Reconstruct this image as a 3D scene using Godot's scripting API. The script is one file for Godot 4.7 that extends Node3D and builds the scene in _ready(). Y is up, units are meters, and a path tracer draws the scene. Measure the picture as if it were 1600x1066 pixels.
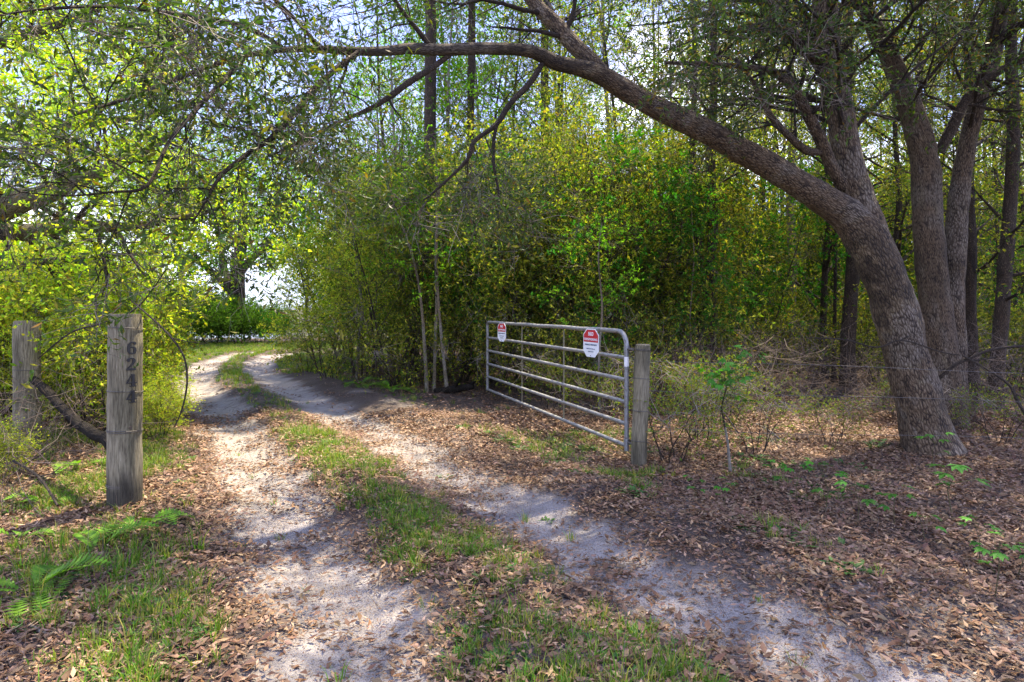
extends Node3D
# A sandy two-rut track under an oak limb, with an open farm gate, fence posts and woods.

const F := 970.0      # focal length in photo pixels (photo 1600 x 1066)
const EYE := 1.6      # eye height in metres
const HOR := 482.0    # row of the horizon in the photo

var rng := RandomNumberGenerator.new()
var M := {}           # materials
var S := {}           # spray meshes
var names := {}
var n_soft := FastNoiseLite.new()
var n_fine := FastNoiseLite.new()
var n_lump := FastNoiseLite.new()
var left_rut := PackedVector2Array()
var right_rut := PackedVector2Array()

# ------------------------------------------------------------------ mesh builder
class MB:
	var v := PackedVector3Array()
	var n := PackedVector3Array()
	var uv := PackedVector2Array()
	var c := PackedColorArray()
	var ix := PackedInt32Array()

	func vert(p: Vector3, nn: Vector3, t: Vector2, col: Color) -> int:
		v.append(p); n.append(nn); uv.append(t); c.append(col)
		return v.size() - 1

	func face(a: int, b: int, d: int) -> void:
		# clockwise seen from the side the normals point to
		var g := (v[d] - v[a]).cross(v[b] - v[a])
		ix.append(a)
		if g.dot(n[a] + n[b] + n[d]) >= 0.0:
			ix.append(b); ix.append(d)
		else:
			ix.append(d); ix.append(b)

	func tri(a: Vector3, b: Vector3, d: Vector3, col: Color, up := Vector3.ZERO) -> void:
		var g := (d - a).cross(b - a).normalized()
		if up != Vector3.ZERO and g.dot(up) < 0.0:
			var k := b; b = d; d = k; g = -g
		var s := v.size()
		for p in [a, b, d]:
			v.append(p); n.append(g); uv.append(Vector2(p.x, p.y)); c.append(col)
		ix.append(s); ix.append(s + 1); ix.append(s + 2)

	func quad(a: Vector3, b: Vector3, d: Vector3, e: Vector3, col: Color, up: Vector3) -> void:
		tri(a, b, d, col, up); tri(a, d, e, col, up)

	func box(o: Vector3, x: Vector3, y: Vector3, z: Vector3, col := Color.WHITE) -> void:
		# o the centre; x, y, z half edges
		for q in [[x, y, z], [y, z, x], [z, x, y]]:
			for sg in [-1.0, 1.0]:
				var f: Vector3 = o + q[0] * sg
				quad(f - q[1] - q[2], f + q[1] - q[2], f + q[1] + q[2], f - q[1] + q[2], col, q[0] * sg)

	func tube(p: PackedVector3Array, r: PackedFloat32Array, sides: int, col := Color.WHITE, lump: FastNoiseLite = null, amp := 0.0, cap := true, uk := 1.0, vscale := 1.0) -> void:
		var m := p.size()
		if m < 2:
			return
		var t := (p[1] - p[0]).normalized()
		var u := t.cross(Vector3(0.31, 0.2, 0.93)).normalized()
		var s := v.size()
		var along := 0.0
		for j in m:
			var t2 := (p[mini(j + 1, m - 1)] - p[maxi(j - 1, 0)]).normalized()
			u = (u - t2 * u.dot(t2)).normalized()
			var w := t2.cross(u)
			if j > 0:
				along += p[j].distance_to(p[j - 1])
			for i in sides + 1:
				var a := TAU * float(i % sides) / sides
				var nn := u * cos(a) + w * sin(a)
				var rr := r[j]
				if lump:
					var q := p[j] + nn * rr
					rr *= 1.0 + amp * lump.get_noise_3d(q.x, q.y, q.z)
				v.append(p[j] + nn * rr); n.append(nn); uv.append(Vector2(uk * float(i) / sides, along * vscale)); c.append(col)
		var sw := sides + 1
		for j in m - 1:
			for i in sides:
				var a0 := s + j * sw + i
				face(a0, a0 + sw, a0 + 1)
				face(a0 + 1, a0 + sw, a0 + sw + 1)
		if cap:
			for e in [0, m - 1]:
				var ax: Vector3 = (p[1] - p[0]).normalized() * -1.0 if e == 0 else (p[m - 1] - p[m - 2]).normalized()
				var k := v.size()
				v.append(p[e]); n.append(ax); uv.append(Vector2(0.5, 0.5)); c.append(col)
				for i in sides + 1:
					var q: Vector3 = v[s + e * sw + i]
					var a2 := TAU * float(i) / sides
					v.append(q); n.append(ax); uv.append(Vector2(0.5 + 0.3 * cos(a2), 0.5 + 0.3 * sin(a2))); c.append(col)
				for i in sides:
					face(k, k + 1 + i, k + 2 + i)

	func smooth(from := 0) -> void:
		# normals from the faces, for surfaces whose verts are shared
		var acc := PackedVector3Array()
		acc.resize(v.size())
		for k in range(0, ix.size(), 3):
			var a := ix[k]; var b := ix[k + 1]; var d := ix[k + 2]
			var g := (v[d] - v[a]).cross(v[b] - v[a])
			acc[a] += g; acc[b] += g; acc[d] += g
		for k in range(from, v.size()):
			if acc[k].length_squared() > 1e-14:
				n[k] = acc[k].normalized()

	func leaf(b: Vector3, d: Vector3, up: Vector3, L: float, w: float, col: Color, fold := 0.18, droop := 0.15, two := false) -> void:
		var sd := d.cross(up).normalized()
		var nn := sd.cross(d).normalized()
		var tip := b + d * L - nn * (L * droop)
		var mid := b + d * (L * 0.5) - nn * (L * droop * 0.2)
		var l := mid + sd * (w * 0.5) + nn * (w * fold)
		var r := mid - sd * (w * 0.5) + nn * (w * fold)
		if two:
			tri(b, l, tip, col, nn); tri(b, tip, r, col, nn)
		else:
			tri(b, l, mid, col, nn); tri(b, mid, r, col, nn)
			tri(l, tip, mid, col, nn); tri(mid, tip, r, col, nn)

	func into(mesh: ArrayMesh, mat: Material) -> void:
		if v.is_empty():
			return
		var a := []
		a.resize(Mesh.ARRAY_MAX)
		a[Mesh.ARRAY_VERTEX] = v; a[Mesh.ARRAY_NORMAL] = n; a[Mesh.ARRAY_TEX_UV] = uv; a[Mesh.ARRAY_COLOR] = c; a[Mesh.ARRAY_INDEX] = ix
		mesh.add_surface_from_arrays(Mesh.PRIMITIVE_TRIANGLES, a)
		mesh.surface_set_material(mesh.get_surface_count() - 1, mat)

	func done(mat: Material) -> ArrayMesh:
		var mesh := ArrayMesh.new()
		into(mesh, mat)
		return mesh

# ------------------------------------------------------------------ small helpers
func rf(a: float, b: float) -> float:
	return rng.randf_range(a, b)

func rv() -> Vector3:
	return Vector3(rng.randf_range(-1, 1), rng.randf_range(-1, 1), rng.randf_range(-1, 1))

func P(x: float, y: float, d: float) -> Vector3:      # a photo pixel at a depth
	return Vector3((x - 800.0) / F * d, EYE - (y - HOR) / F * d, -d)

func G(x: float, y: float) -> Vector3:                # a photo pixel on the ground
	var d := F * EYE / (y - HOR)
	var q := Vector3((x - 800.0) / F * d, 0.0, -d)
	q.y = gh(q.x, q.z)
	return q

func onto(x: float, d: float) -> Vector3:             # photo column at a depth, on the ground
	var q := Vector3((x - 800.0) / F * d, 0, -d)
	q.y = gh(q.x, q.z)
	return q

func seg_dist(q: Vector2, line: PackedVector2Array) -> float:
	var best := 1e9
	for k in line.size() - 1:
		var a := line[k]
		var ab := line[k + 1] - a
		var t := clampf((q - a).dot(ab) / ab.length_squared(), 0.0, 1.0)
		best = minf(best, (a + ab * t - q).length_squared())
	return sqrt(best)

func water_mask(x: float, z: float) -> float:
	var d := -z
	return smoothstep(33.0, 40.0, d) * smoothstep(0.0, 4.0, -0.42 * d + 3.0 - x)

func gh_with(x: float, z: float, dl: float, dr: float) -> float:
	var h := n_soft.get_noise_2d(x * 14.0, z * 14.0) * 0.07 + n_soft.get_noise_2d(x * 70.0, z * 70.0) * 0.02
	var rut := maxf(exp(-pow(dl / 0.42, 2.0)), exp(-pow(dr / 0.42, 2.0)))
	h -= rut * 0.07
	var edge := exp(-pow((dr - 0.95) / 0.3, 2.0)) * 0.06 + exp(-pow((dl - 0.9) / 0.3, 2.0)) * 0.03
	h += edge
	var near_camera := exp(-(x * x + z * z) / 6.0)
	h *= 1.0 - near_camera
	return h - water_mask(x, z) * 1.4

func gh(x: float, z: float) -> float:
	var q := Vector2(x, -z)
	return gh_with(x, z, seg_dist(q, left_rut), seg_dist(q, right_rut))

func cat(pts: Array, steps: int) -> Array:
	# Catmull-Rom through [Vector3, radius] pairs
	var out := [[], []]
	var m := pts.size()
	for k in m - 1:
		var a: Vector3 = pts[maxi(k - 1, 0)][0]
		var b: Vector3 = pts[k][0]
		var d: Vector3 = pts[k + 1][0]
		var e: Vector3 = pts[mini(k + 2, m - 1)][0]
		for s in steps:
			var t := float(s) / steps
			out[0].append(0.5 * (2.0 * b + (d - a) * t + (2.0 * a - 5.0 * b + 4.0 * d - e) * t * t + (3.0 * b - a - 3.0 * d + e) * t * t * t))
			out[1].append(lerpf(pts[k][1], pts[k + 1][1], t))
	out[0].append(pts[m - 1][0]); out[1].append(pts[m - 1][1])
	return [PackedVector3Array(out[0]), PackedFloat32Array(out[1])]

func px(list: Array) -> Array:
	# [[x, y, depth, half width in pixels], ...] -> [[Vector3, radius], ...]
	var out := []
	for q in list:
		out.append([P(q[0], q[1], q[2]), q[3] / F * q[2]])
	return out

func numbered(called: String) -> String:
	if not names.has(called):
		names[called] = 0
		return called
	names[called] += 1
	return "%s_%03d" % [called, names[called]]

func tag(o: Node, label: String, category: String, group := "") -> Node:
	o.set_meta("label", label); o.set_meta("category", category)
	if group:
		o.set_meta("group", group)
	return o

func thing(called: String, label: String, category: String, at := Vector3.ZERO, turn := 0.0, group := "") -> Node3D:
	var o := Node3D.new()
	o.name = numbered(called)
	add_child(o)
	o.position = at; o.rotation.y = turn
	tag(o, label, category, group)
	return o

func part(called: String, mesh: Mesh, parent: Node, stuff := false) -> MeshInstance3D:
	var o := MeshInstance3D.new()
	o.name = numbered(called) if parent == self else called
	o.mesh = mesh
	parent.add_child(o, true)
	if stuff:
		o.set_meta("kind", "stuff")
	return o

func many(called: String, mesh: Mesh, spots: Array, parent: Node) -> MultiMeshInstance3D:
	# spots: [Transform3D, Color] pairs
	var mm := MultiMesh.new()
	mm.transform_format = MultiMesh.TRANSFORM_3D
	mm.use_colors = true
	mm.mesh = mesh
	mm.instance_count = spots.size()
	for k in spots.size():
		mm.set_instance_transform(k, spots[k][0])
		mm.set_instance_color(k, spots[k][1])
	var o := MultiMeshInstance3D.new()
	o.name = numbered(called) if parent == self else called
	o.multimesh = mm
	parent.add_child(o, true)
	o.set_meta("kind", "stuff")
	return o

func recoloured(m: ArrayMesh, tint: Color) -> ArrayMesh:
	var out := ArrayMesh.new()
	for k in m.get_surface_count():
		var a := m.surface_get_arrays(k)
		if k == 0:
			var c: PackedColorArray = a[Mesh.ARRAY_COLOR]
			for j in c.size():
				c[j] = Color(c[j].r * tint.r, c[j].g * tint.g, c[j].b * tint.b)
			a[Mesh.ARRAY_COLOR] = c
		out.add_surface_from_arrays(Mesh.PRIMITIVE_TRIANGLES, a)
		out.surface_set_material(k, m.surface_get_material(k))
	return out

func foliage(called: String, kinds: Array, tips: Array, size: float, tint: Color, vary: float, parent: Node) -> MeshInstance3D:
	# all sprays of one crown joined into one mesh: leaves and twigs
	var look := []
	for m in kinds:
		for k in [1.0 - vary, 1.0, 1.0 + vary]:
			look.append(recoloured(m, Color(tint.r * k * rf(0.94, 1.08), tint.g * k, tint.b * k)))
	var n: int = look[0].get_surface_count()
	var st := []
	var done_with := {}
	for t in tips:
		var m: ArrayMesh = look[rng.randi() % look.size()]
		var at := Transform3D(toward(t[1], size * rf(0.75, 1.25)), t[0])
		for k in n:
			var mat := m.surface_get_material(k)
			if not done_with.has(mat):
				var fresh_tool := SurfaceTool.new()
				fresh_tool.begin(Mesh.PRIMITIVE_TRIANGLES)
				done_with[mat] = fresh_tool
			done_with[mat].append_from(m, k, at)
	var whole := ArrayMesh.new()
	for mat in done_with:
		done_with[mat].set_material(mat)
		done_with[mat].commit(whole)
	return part(called, whole, parent, true)

func dup(src: Node3D, at: Vector3, turn: float, size: float, label: String, category: String, group := "") -> Node3D:
	var base := String(src.name)
	var r: Node3D = src.duplicate()
	r.name = numbered(base.left(base.length() - 4) if base.right(4).begins_with("_0") else base)
	add_child(r)
	r.position = at; r.rotation.y = turn
	r.scale = Vector3.ONE * size
	tag(r, label, category, group)
	return r

func toward(d: Vector3, size: float, roll := -1.0) -> Basis:
	# y axis along d, random roll, scaled
	var y := d.normalized()
	var x := y.cross(Vector3(0.3, 0.1, 0.9) if absf(y.z) < 0.9 else Vector3(0.9, 0.1, 0.2)).normalized()
	x = x.rotated(y, rf(0, TAU) if roll < 0.0 else roll)
	return Basis(x * size, y * size, x.cross(y) * size)

# ------------------------------------------------------------------ materials
func noise(type: int, freq: float, oct: int, sd: int) -> FastNoiseLite:
	var f := FastNoiseLite.new()
	f.noise_type = type
	f.frequency = freq
	f.fractal_octaves = oct
	f.seed = sd
	return f

func grey(f: FastNoiseLite, size: int) -> PackedByteArray:
	var im := f.get_seamless_image(size, size)
	im.convert(Image.FORMAT_L8)
	return im.get_data()

func tex_from(size: int, bytes: PackedByteArray, format: int) -> ImageTexture:
	return ImageTexture.create_from_image(Image.create_from_data(size, size, false, format, bytes))

func colours(a: PackedByteArray, b: PackedByteArray, ramp: Array, wa: float, wb: float) -> PackedByteArray:
	# ramp of linear colours over wa * a + wb * b
	var g := Gradient.new()
	g.offsets = PackedFloat32Array(ramp.map(func(q): return q[0]))
	g.colors = PackedColorArray(ramp.map(func(q): return q[1].linear_to_srgb()))
	var lut := PackedByteArray()
	for k in 256:
		var q := g.sample(k / 255.0)
		lut.append(int(q.r * 255)); lut.append(int(q.g * 255)); lut.append(int(q.b * 255))
	var out := PackedByteArray()
	out.resize(a.size() * 3)
	for k in a.size():
		var t := clampi(int(a[k] * wa + b[k] * wb), 0, 255) * 3
		out[k * 3] = lut[t]; out[k * 3 + 1] = lut[t + 1]; out[k * 3 + 2] = lut[t + 2]
	return out

func mixed(a: PackedByteArray, b: PackedByteArray, wa: float, wb: float) -> PackedByteArray:
	var out := PackedByteArray()
	out.resize(a.size())
	for k in a.size():
		out[k] = clampi(int(a[k] * wa + b[k] * wb), 0, 255)
	return out

func plain(col: Color, rough: float, metal := 0.0) -> StandardMaterial3D:
	var m := StandardMaterial3D.new()
	m.albedo_color = col.linear_to_srgb()
	m.roughness = rough
	m.metallic = metal
	return m

func tinted(rough: float) -> StandardMaterial3D:
	var m := StandardMaterial3D.new()
	m.vertex_color_use_as_albedo = true
	m.roughness = rough
	m.cull_mode = BaseMaterial3D.CULL_DISABLED
	return m

func leafy(rough: float, back: Color, spec := 0.5) -> StandardMaterial3D:
	var m := tinted(rough)
	m.backlight_enabled = true
	m.backlight = back
	m.metallic_specular = spec
	return m

func make_materials() -> void:
	M.leaf = leafy(0.55, Color(0.85, 1.0, 0.22).linear_to_srgb(), 0.16)
	M.leaf_gold = leafy(0.55, Color(1.0, 0.97, 0.25).linear_to_srgb(), 0.2)
	M.leaf_dark = leafy(0.42, Color(0.68, 0.85, 0.25).linear_to_srgb(), 0.4)
	M.grass = leafy(0.55, Color(0.8, 0.9, 0.3).linear_to_srgb(), 0.4)
	M.litter = leafy(0.62, Color(0.25, 0.2, 0.14).linear_to_srgb(), 0.4)
	M.twig = tinted(0.9)
	var sz := 512
	var cell := noise(FastNoiseLite.TYPE_CELLULAR, 0.038, 1, 5)
	cell.cellular_distance_function = FastNoiseLite.DISTANCE_EUCLIDEAN
	cell.cellular_return_type = FastNoiseLite.RETURN_DISTANCE2_SUB
	cell.domain_warp_enabled = true
	cell.domain_warp_amplitude = 18.0
	cell.domain_warp_frequency = 0.02
	var plates := grey(cell, sz)
	var soft := grey(noise(FastNoiseLite.TYPE_SIMPLEX_SMOOTH, 0.012, 4, 8), sz)
	var fine := grey(noise(FastNoiseLite.TYPE_SIMPLEX_SMOOTH, 0.09, 4, 9), sz)
	# oak bark: pale plates, dark fissures
	var oak := StandardMaterial3D.new()
	var rel := mixed(plates, fine, 0.95, 0.35)
	oak.albedo_texture = tex_from(sz, colours(rel, soft, [[0.0, Color(0.008, 0.005, 0.003)], [0.2, Color(0.016, 0.01, 0.0065)], [0.31, Color(0.06, 0.042, 0.027)], [0.42, Color(0.125, 0.097, 0.068)], [0.6, Color(0.185, 0.15, 0.112)], [0.8, Color(0.2, 0.165, 0.125)], [1.0, Color(0.27, 0.235, 0.185)]], 0.7, 0.3), Image.FORMAT_RGB8)
	oak.heightmap_enabled = true
	oak.heightmap_texture = tex_from(sz, rel, Image.FORMAT_L8)
	oak.heightmap_scale = 3.0
	oak.vertex_color_use_as_albedo = true
	oak.roughness = 0.92
	oak.uv1_scale = Vector3(3, 0.8, 1)
	M.oak_bark = oak
	var bark := oak.duplicate()
	bark.uv1_scale = Vector3(1, 1, 1)
	bark.albedo_texture = tex_from(sz, colours(rel, soft, [[0.0, Color(0.011, 0.007, 0.004)], [0.35, Color(0.034, 0.023, 0.014)], [0.65, Color(0.085, 0.062, 0.042)], [1.0, Color(0.22, 0.185, 0.14)]], 0.6, 0.4), Image.FORMAT_RGB8)
	bark.heightmap_scale = 2.0
	M.bark = bark
	var mossy := bark.duplicate()
	mossy.albedo_texture = tex_from(sz, colours(soft, fine, [[0.0, Color(0.03, 0.025, 0.02)], [0.35, Color(0.1, 0.085, 0.05)], [0.65, Color(0.13, 0.12, 0.05)], [1.0, Color(0.26, 0.22, 0.12)]], 0.6, 0.5), Image.FORMAT_RGB8)
	M.mossy_bark = mossy
	var pale := bark.duplicate()
	pale.albedo_texture = tex_from(sz, colours(soft, fine, [[0.0, Color(0.06, 0.052, 0.04)], [0.45, Color(0.15, 0.135, 0.105)], [0.6, Color(0.2, 0.185, 0.15)], [1.0, Color(0.36, 0.34, 0.3)]], 0.6, 0.5), Image.FORMAT_RGB8)
	pale.heightmap_scale = 0.4
	M.pale_bark = pale
	# weathered round posts
	var streak := noise(FastNoiseLite.TYPE_SIMPLEX_SMOOTH, 0.02, 4, 21)
	var st := grey(streak, sz)
	var wood := StandardMaterial3D.new()
	wood.albedo_texture = tex_from(sz, colours(st, fine, [[0.0, Color(0.036, 0.029, 0.018)], [0.3, Color(0.118, 0.1, 0.062)], [0.5, Color(0.19, 0.165, 0.105)], [0.75, Color(0.26, 0.228, 0.15)], [1.0, Color(0.36, 0.325, 0.235)]], 0.75, 0.3), Image.FORMAT_RGB8)
	wood.heightmap_enabled = true
	wood.heightmap_texture = tex_from(sz, mixed(st, fine, 0.7, 0.35), Image.FORMAT_L8)
	wood.heightmap_scale = 0.7
	wood.roughness = 0.88
	wood.vertex_color_use_as_albedo = true
	wood.uv1_scale = Vector3(4, 0.5, 1)
	M.post = wood
	var burnt := wood.duplicate()
	burnt.albedo_texture = tex_from(sz, colours(st, fine, [[0.0, Color(0.006, 0.0055, 0.005)], [0.5, Color(0.016, 0.014, 0.012)], [0.8, Color(0.035, 0.03, 0.025)], [1.0, Color(0.1, 0.085, 0.07)]], 0.75, 0.3), Image.FORMAT_RGB8)
	burnt.metallic_specular = 0.15
	M.burnt = burnt
	# ground: vertex colour times grain
	var ground := StandardMaterial3D.new()
	ground.vertex_color_use_as_albedo = true
	var speck := grey(noise(FastNoiseLite.TYPE_SIMPLEX_SMOOTH, 0.22, 3, 31), sz)
	ground.albedo_texture = tex_from(sz, colours(speck, soft, [[0.0, Color(0.3, 0.28, 0.27)], [0.3, Color(0.62, 0.6, 0.58)], [0.5, Color(0.85, 0.84, 0.83)], [1.0, Color(1, 1, 1)]], 0.65, 0.4), Image.FORMAT_RGB8)
	ground.heightmap_enabled = true
	ground.heightmap_texture = tex_from(sz, mixed(fine, speck, 0.7, 0.3), Image.FORMAT_L8)
	ground.heightmap_scale = 2.6
	ground.roughness = 0.95
	ground.uv1_triplanar = true
	ground.uv1_world_triplanar = true
	ground.uv1_scale = Vector3(0.9, 0.9, 0.9)
	M.ground = ground
	var zinc := plain(Color(0.33, 0.335, 0.335), 0.42, 0.55)
	zinc.albedo_texture = tex_from(sz, colours(soft, fine, [[0.0, Color(0.3, 0.2, 0.12)], [0.22, Color(0.42, 0.36, 0.3)], [0.34, Color(0.66, 0.65, 0.63)], [0.6, Color(0.8, 0.8, 0.8)], [1.0, Color(0.95, 0.95, 0.95)]], 0.8, 0.25), Image.FORMAT_RGB8)
	zinc.roughness = 0.58
	M.zinc = zinc
	M.stay = plain(Color(0.2, 0.185, 0.12), 0.65, 0.3)
	M.rusty = plain(Color(0.1, 0.075, 0.055), 0.7, 0.4)
	M.wire = plain(Color(0.12, 0.11, 0.1), 0.55, 0.7)
	M.black = plain(Color(0.018, 0.018, 0.02), 0.3)
	M.red = plain(Color(0.5, 0.018, 0.03), 0.4)
	M.white = plain(Color(0.74, 0.76, 0.78), 0.4)
	M.ink = plain(Color(0.08, 0.12, 0.2), 0.5)
	M.paper = plain(Color(0.7, 0.7, 0.7), 0.5)
	var water := plain(Color(0.09, 0.12, 0.13), 0.06)
	water.normal_enabled = true
	var rip := noise(FastNoiseLite.TYPE_SIMPLEX_SMOOTH, 0.03, 3, 44)
	var ri := rip.get_seamless_image(256, 256)
	ri.bump_map_to_normal_map(2.0)
	water.normal_texture = ImageTexture.create_from_image(ri)
	water.normal_scale = 0.5
	water.uv1_triplanar = true
	water.uv1_world_triplanar = true
	water.uv1_scale = Vector3(0.35, 0.35, 0.35)
	M.water = water

# ------------------------------------------------------------------ sprays of leaves
func leaf_tint(cols: Array) -> Color:
	var c: Color = cols[rng.randi() % cols.size()]
	var k := rf(0.72, 1.3)
	return Color(c.r * k * rf(0.9, 1.1), c.g * k, c.b * k * rf(0.85, 1.15))

func lifted(cols: Array, k: float) -> Array:
	return cols.map(func(c): return Color(c.r * k * 1.18, c.g * k * 1.42, c.b * k * 0.62))

func make_spray(leaves: int, length: float, ll: float, lw: float, spread: float, cols: Array, mat: Material, wood: Color, two := false, droop := 0.2) -> ArrayMesh:
	# a twig along +y with side twigs and leaves
	var lf := MB.new()
	var tw := MB.new()
	var main := PackedVector3Array()
	var d := Vector3.UP
	var p := Vector3.ZERO
	for k in 6:
		main.append(p)
		d = (d + rv() * 0.22).normalized()
		p += d * (length / 5.0)
	tw.tube(main, PackedFloat32Array([0.003, 0.0026, 0.0022, 0.0018, 0.0014, 0.0008] if mat == M.leaf_dark else [0.0018, 0.0015, 0.0012, 0.001, 0.0008, 0.0005]), 3, wood, null, 0, false)
	var twigs := [main]
	for k in (6 if mat == M.leaf_dark else 4):
		var b := main[1 + k % 5]
		var q := PackedVector3Array()
		var dd := (Vector3(rf(-1, 1), rf(0.1, 0.8), rf(-1, 1)).normalized())
		var len := length * spread * rf(0.5, 1.0)
		q.append(b)
		if mat == M.leaf_dark:
			q.append(b + dd * len * 0.5)
		q.append(b + (dd + rv() * 0.2) * len)
		tw.tube(q, PackedFloat32Array([0.0017, 0.0013, 0.0007] if mat == M.leaf_dark else [0.001, 0.0005]), 3, wood, null, 0, false)
		twigs.append(q)
	for k in leaves:
		var w: PackedVector3Array = twigs[rng.randi() % twigs.size()]
		var t := lerpf(0.25, 1.0, sqrt(rng.randf())) * (w.size() - 1)
		var i := mini(int(t), w.size() - 2)
		var b := w[i].lerp(w[i + 1], t - i)
		var ax := (w[i + 1] - w[i]).normalized()
		var ld := (ax * rf(0.2, 1.0) + rv() * 0.9).normalized()
		var up := (rv() + Vector3(0, 0.4, 0)).normalized()
		var s := rf(0.6, 1.15)
		lf.leaf(b, ld, up, ll * s, lw * s * rf(0.8, 1.2), leaf_tint(cols), rf(0.08, 0.3), rf(-0.05, droop), two)
	var mesh := ArrayMesh.new()
	lf.into(mesh, mat)
	tw.into(mesh, M.twig)
	return mesh

func make_bare(length: float, count: int, wood: Color) -> ArrayMesh:
	var tw := MB.new()
	for k in count:
		var p := Vector3(rf(-0.03, 0.03), rf(0, length * 0.6), rf(-0.03, 0.03)) * (0.0 if k == 0 else 1.0)
		var d := Vector3.UP if k == 0 else Vector3(rf(-1, 1), rf(-0.1, 0.9), rf(-1, 1)).normalized()
		var q := PackedVector3Array()
		var L := length * (1.0 if k == 0 else rf(0.3, 0.7))
		var rr := PackedFloat32Array()
		for j in 5:
			q.append(p)
			rr.append(lerpf(0.0032, 0.0009, j / 4.0))
			d = (d + rv() * 0.3).normalized()
			p += d * L / 4.0
		var kk := rf(0.7, 1.3)
		tw.tube(q, rr, 3, Color(wood.r * kk, wood.g * kk, wood.b * kk), null, 0, false)
	return tw.done(M.twig)

func make_needles(wood: Color, col: Color) -> ArrayMesh:
	var lf := MB.new()
	for k in 70:
		var b := Vector3(0, rf(0.0, 0.35), 0)
		var d := Vector3(rf(-1, 1), rf(0.0, 1.2), rf(-1, 1)).normalized()
		lf.leaf(b, d, rv(), rf(0.18, 0.26), 0.006, leaf_tint([col]), 0.1, 0.2, true)
	var mesh := ArrayMesh.new()
	lf.into(mesh, M.leaf_dark)
	var tw := MB.new()
	tw.tube(PackedVector3Array([Vector3.ZERO, Vector3(0, 0.38, 0)]), PackedFloat32Array([0.006, 0.004]), 3, wood, null, 0, false)
	tw.into(mesh, M.twig)
	return mesh

func make_litter(count: int, radius: float, ll: float) -> ArrayMesh:
	var lf := MB.new()
	var cols := [Color(0.2, 0.135, 0.09), Color(0.15, 0.095, 0.06), Color(0.27, 0.2, 0.145), Color(0.11, 0.065, 0.042), Color(0.23, 0.125, 0.06), Color(0.33, 0.26, 0.2), Color(0.08, 0.05, 0.035), Color(0.18, 0.12, 0.08)]
	for k in count:
		var a := rf(0, TAU)
		var rr := radius * sqrt(rng.randf())
		var b := Vector3(cos(a) * rr, rf(0.004, 0.022), sin(a) * rr)
		var h := rf(0, TAU)
		var d := Vector3(cos(h), rf(-0.12, 0.25), sin(h)).normalized()
		var up := Vector3(rf(-0.5, 0.5), 1, rf(-0.5, 0.5)).normalized()
		var s := rf(0.4, 1.2)
		lf.leaf(b, d, up, ll * s, ll * s * rf(0.24, 0.5), leaf_tint(cols) * Color(1.12, 1.0, 0.86), rf(-0.15, 0.4), rf(-0.25, 0.25))
	return lf.done(M.litter)

func make_tuft(blades: int, h: float, w: float, cols: Array, spread: float) -> ArrayMesh:
	var lf := MB.new()
	for k in blades:
		var a := rf(0, TAU)
		var b := Vector3(cos(a), 0, sin(a)) * spread * rng.randf()
		var lean := Vector3(cos(a), 0, sin(a)) * rf(0.1, 0.9) + rv() * 0.2
		lean.y = 0
		var hh := h * rf(0.45, 1.0)
		var sd := Vector3(-sin(a), 0, cos(a)).rotated(Vector3.UP, rf(-1, 1)) * (w * 0.5 * rf(0.7, 1.3))
		var m1 := b + Vector3(0, hh * 0.55, 0) + lean * hh * 0.25
		var t := b + Vector3(0, hh * rf(0.75, 1.0), 0) + lean * hh * 0.8
		var c := leaf_tint(cols)
		var up := Vector3(cos(a), 0.5, sin(a))
		lf.quad(b - sd, m1 - sd * 0.8, m1 + sd * 0.8, b + sd, c, up)
		lf.tri(m1 - sd * 0.8, t, m1 + sd * 0.8, c, up)
	return lf.done(M.grass)

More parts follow.
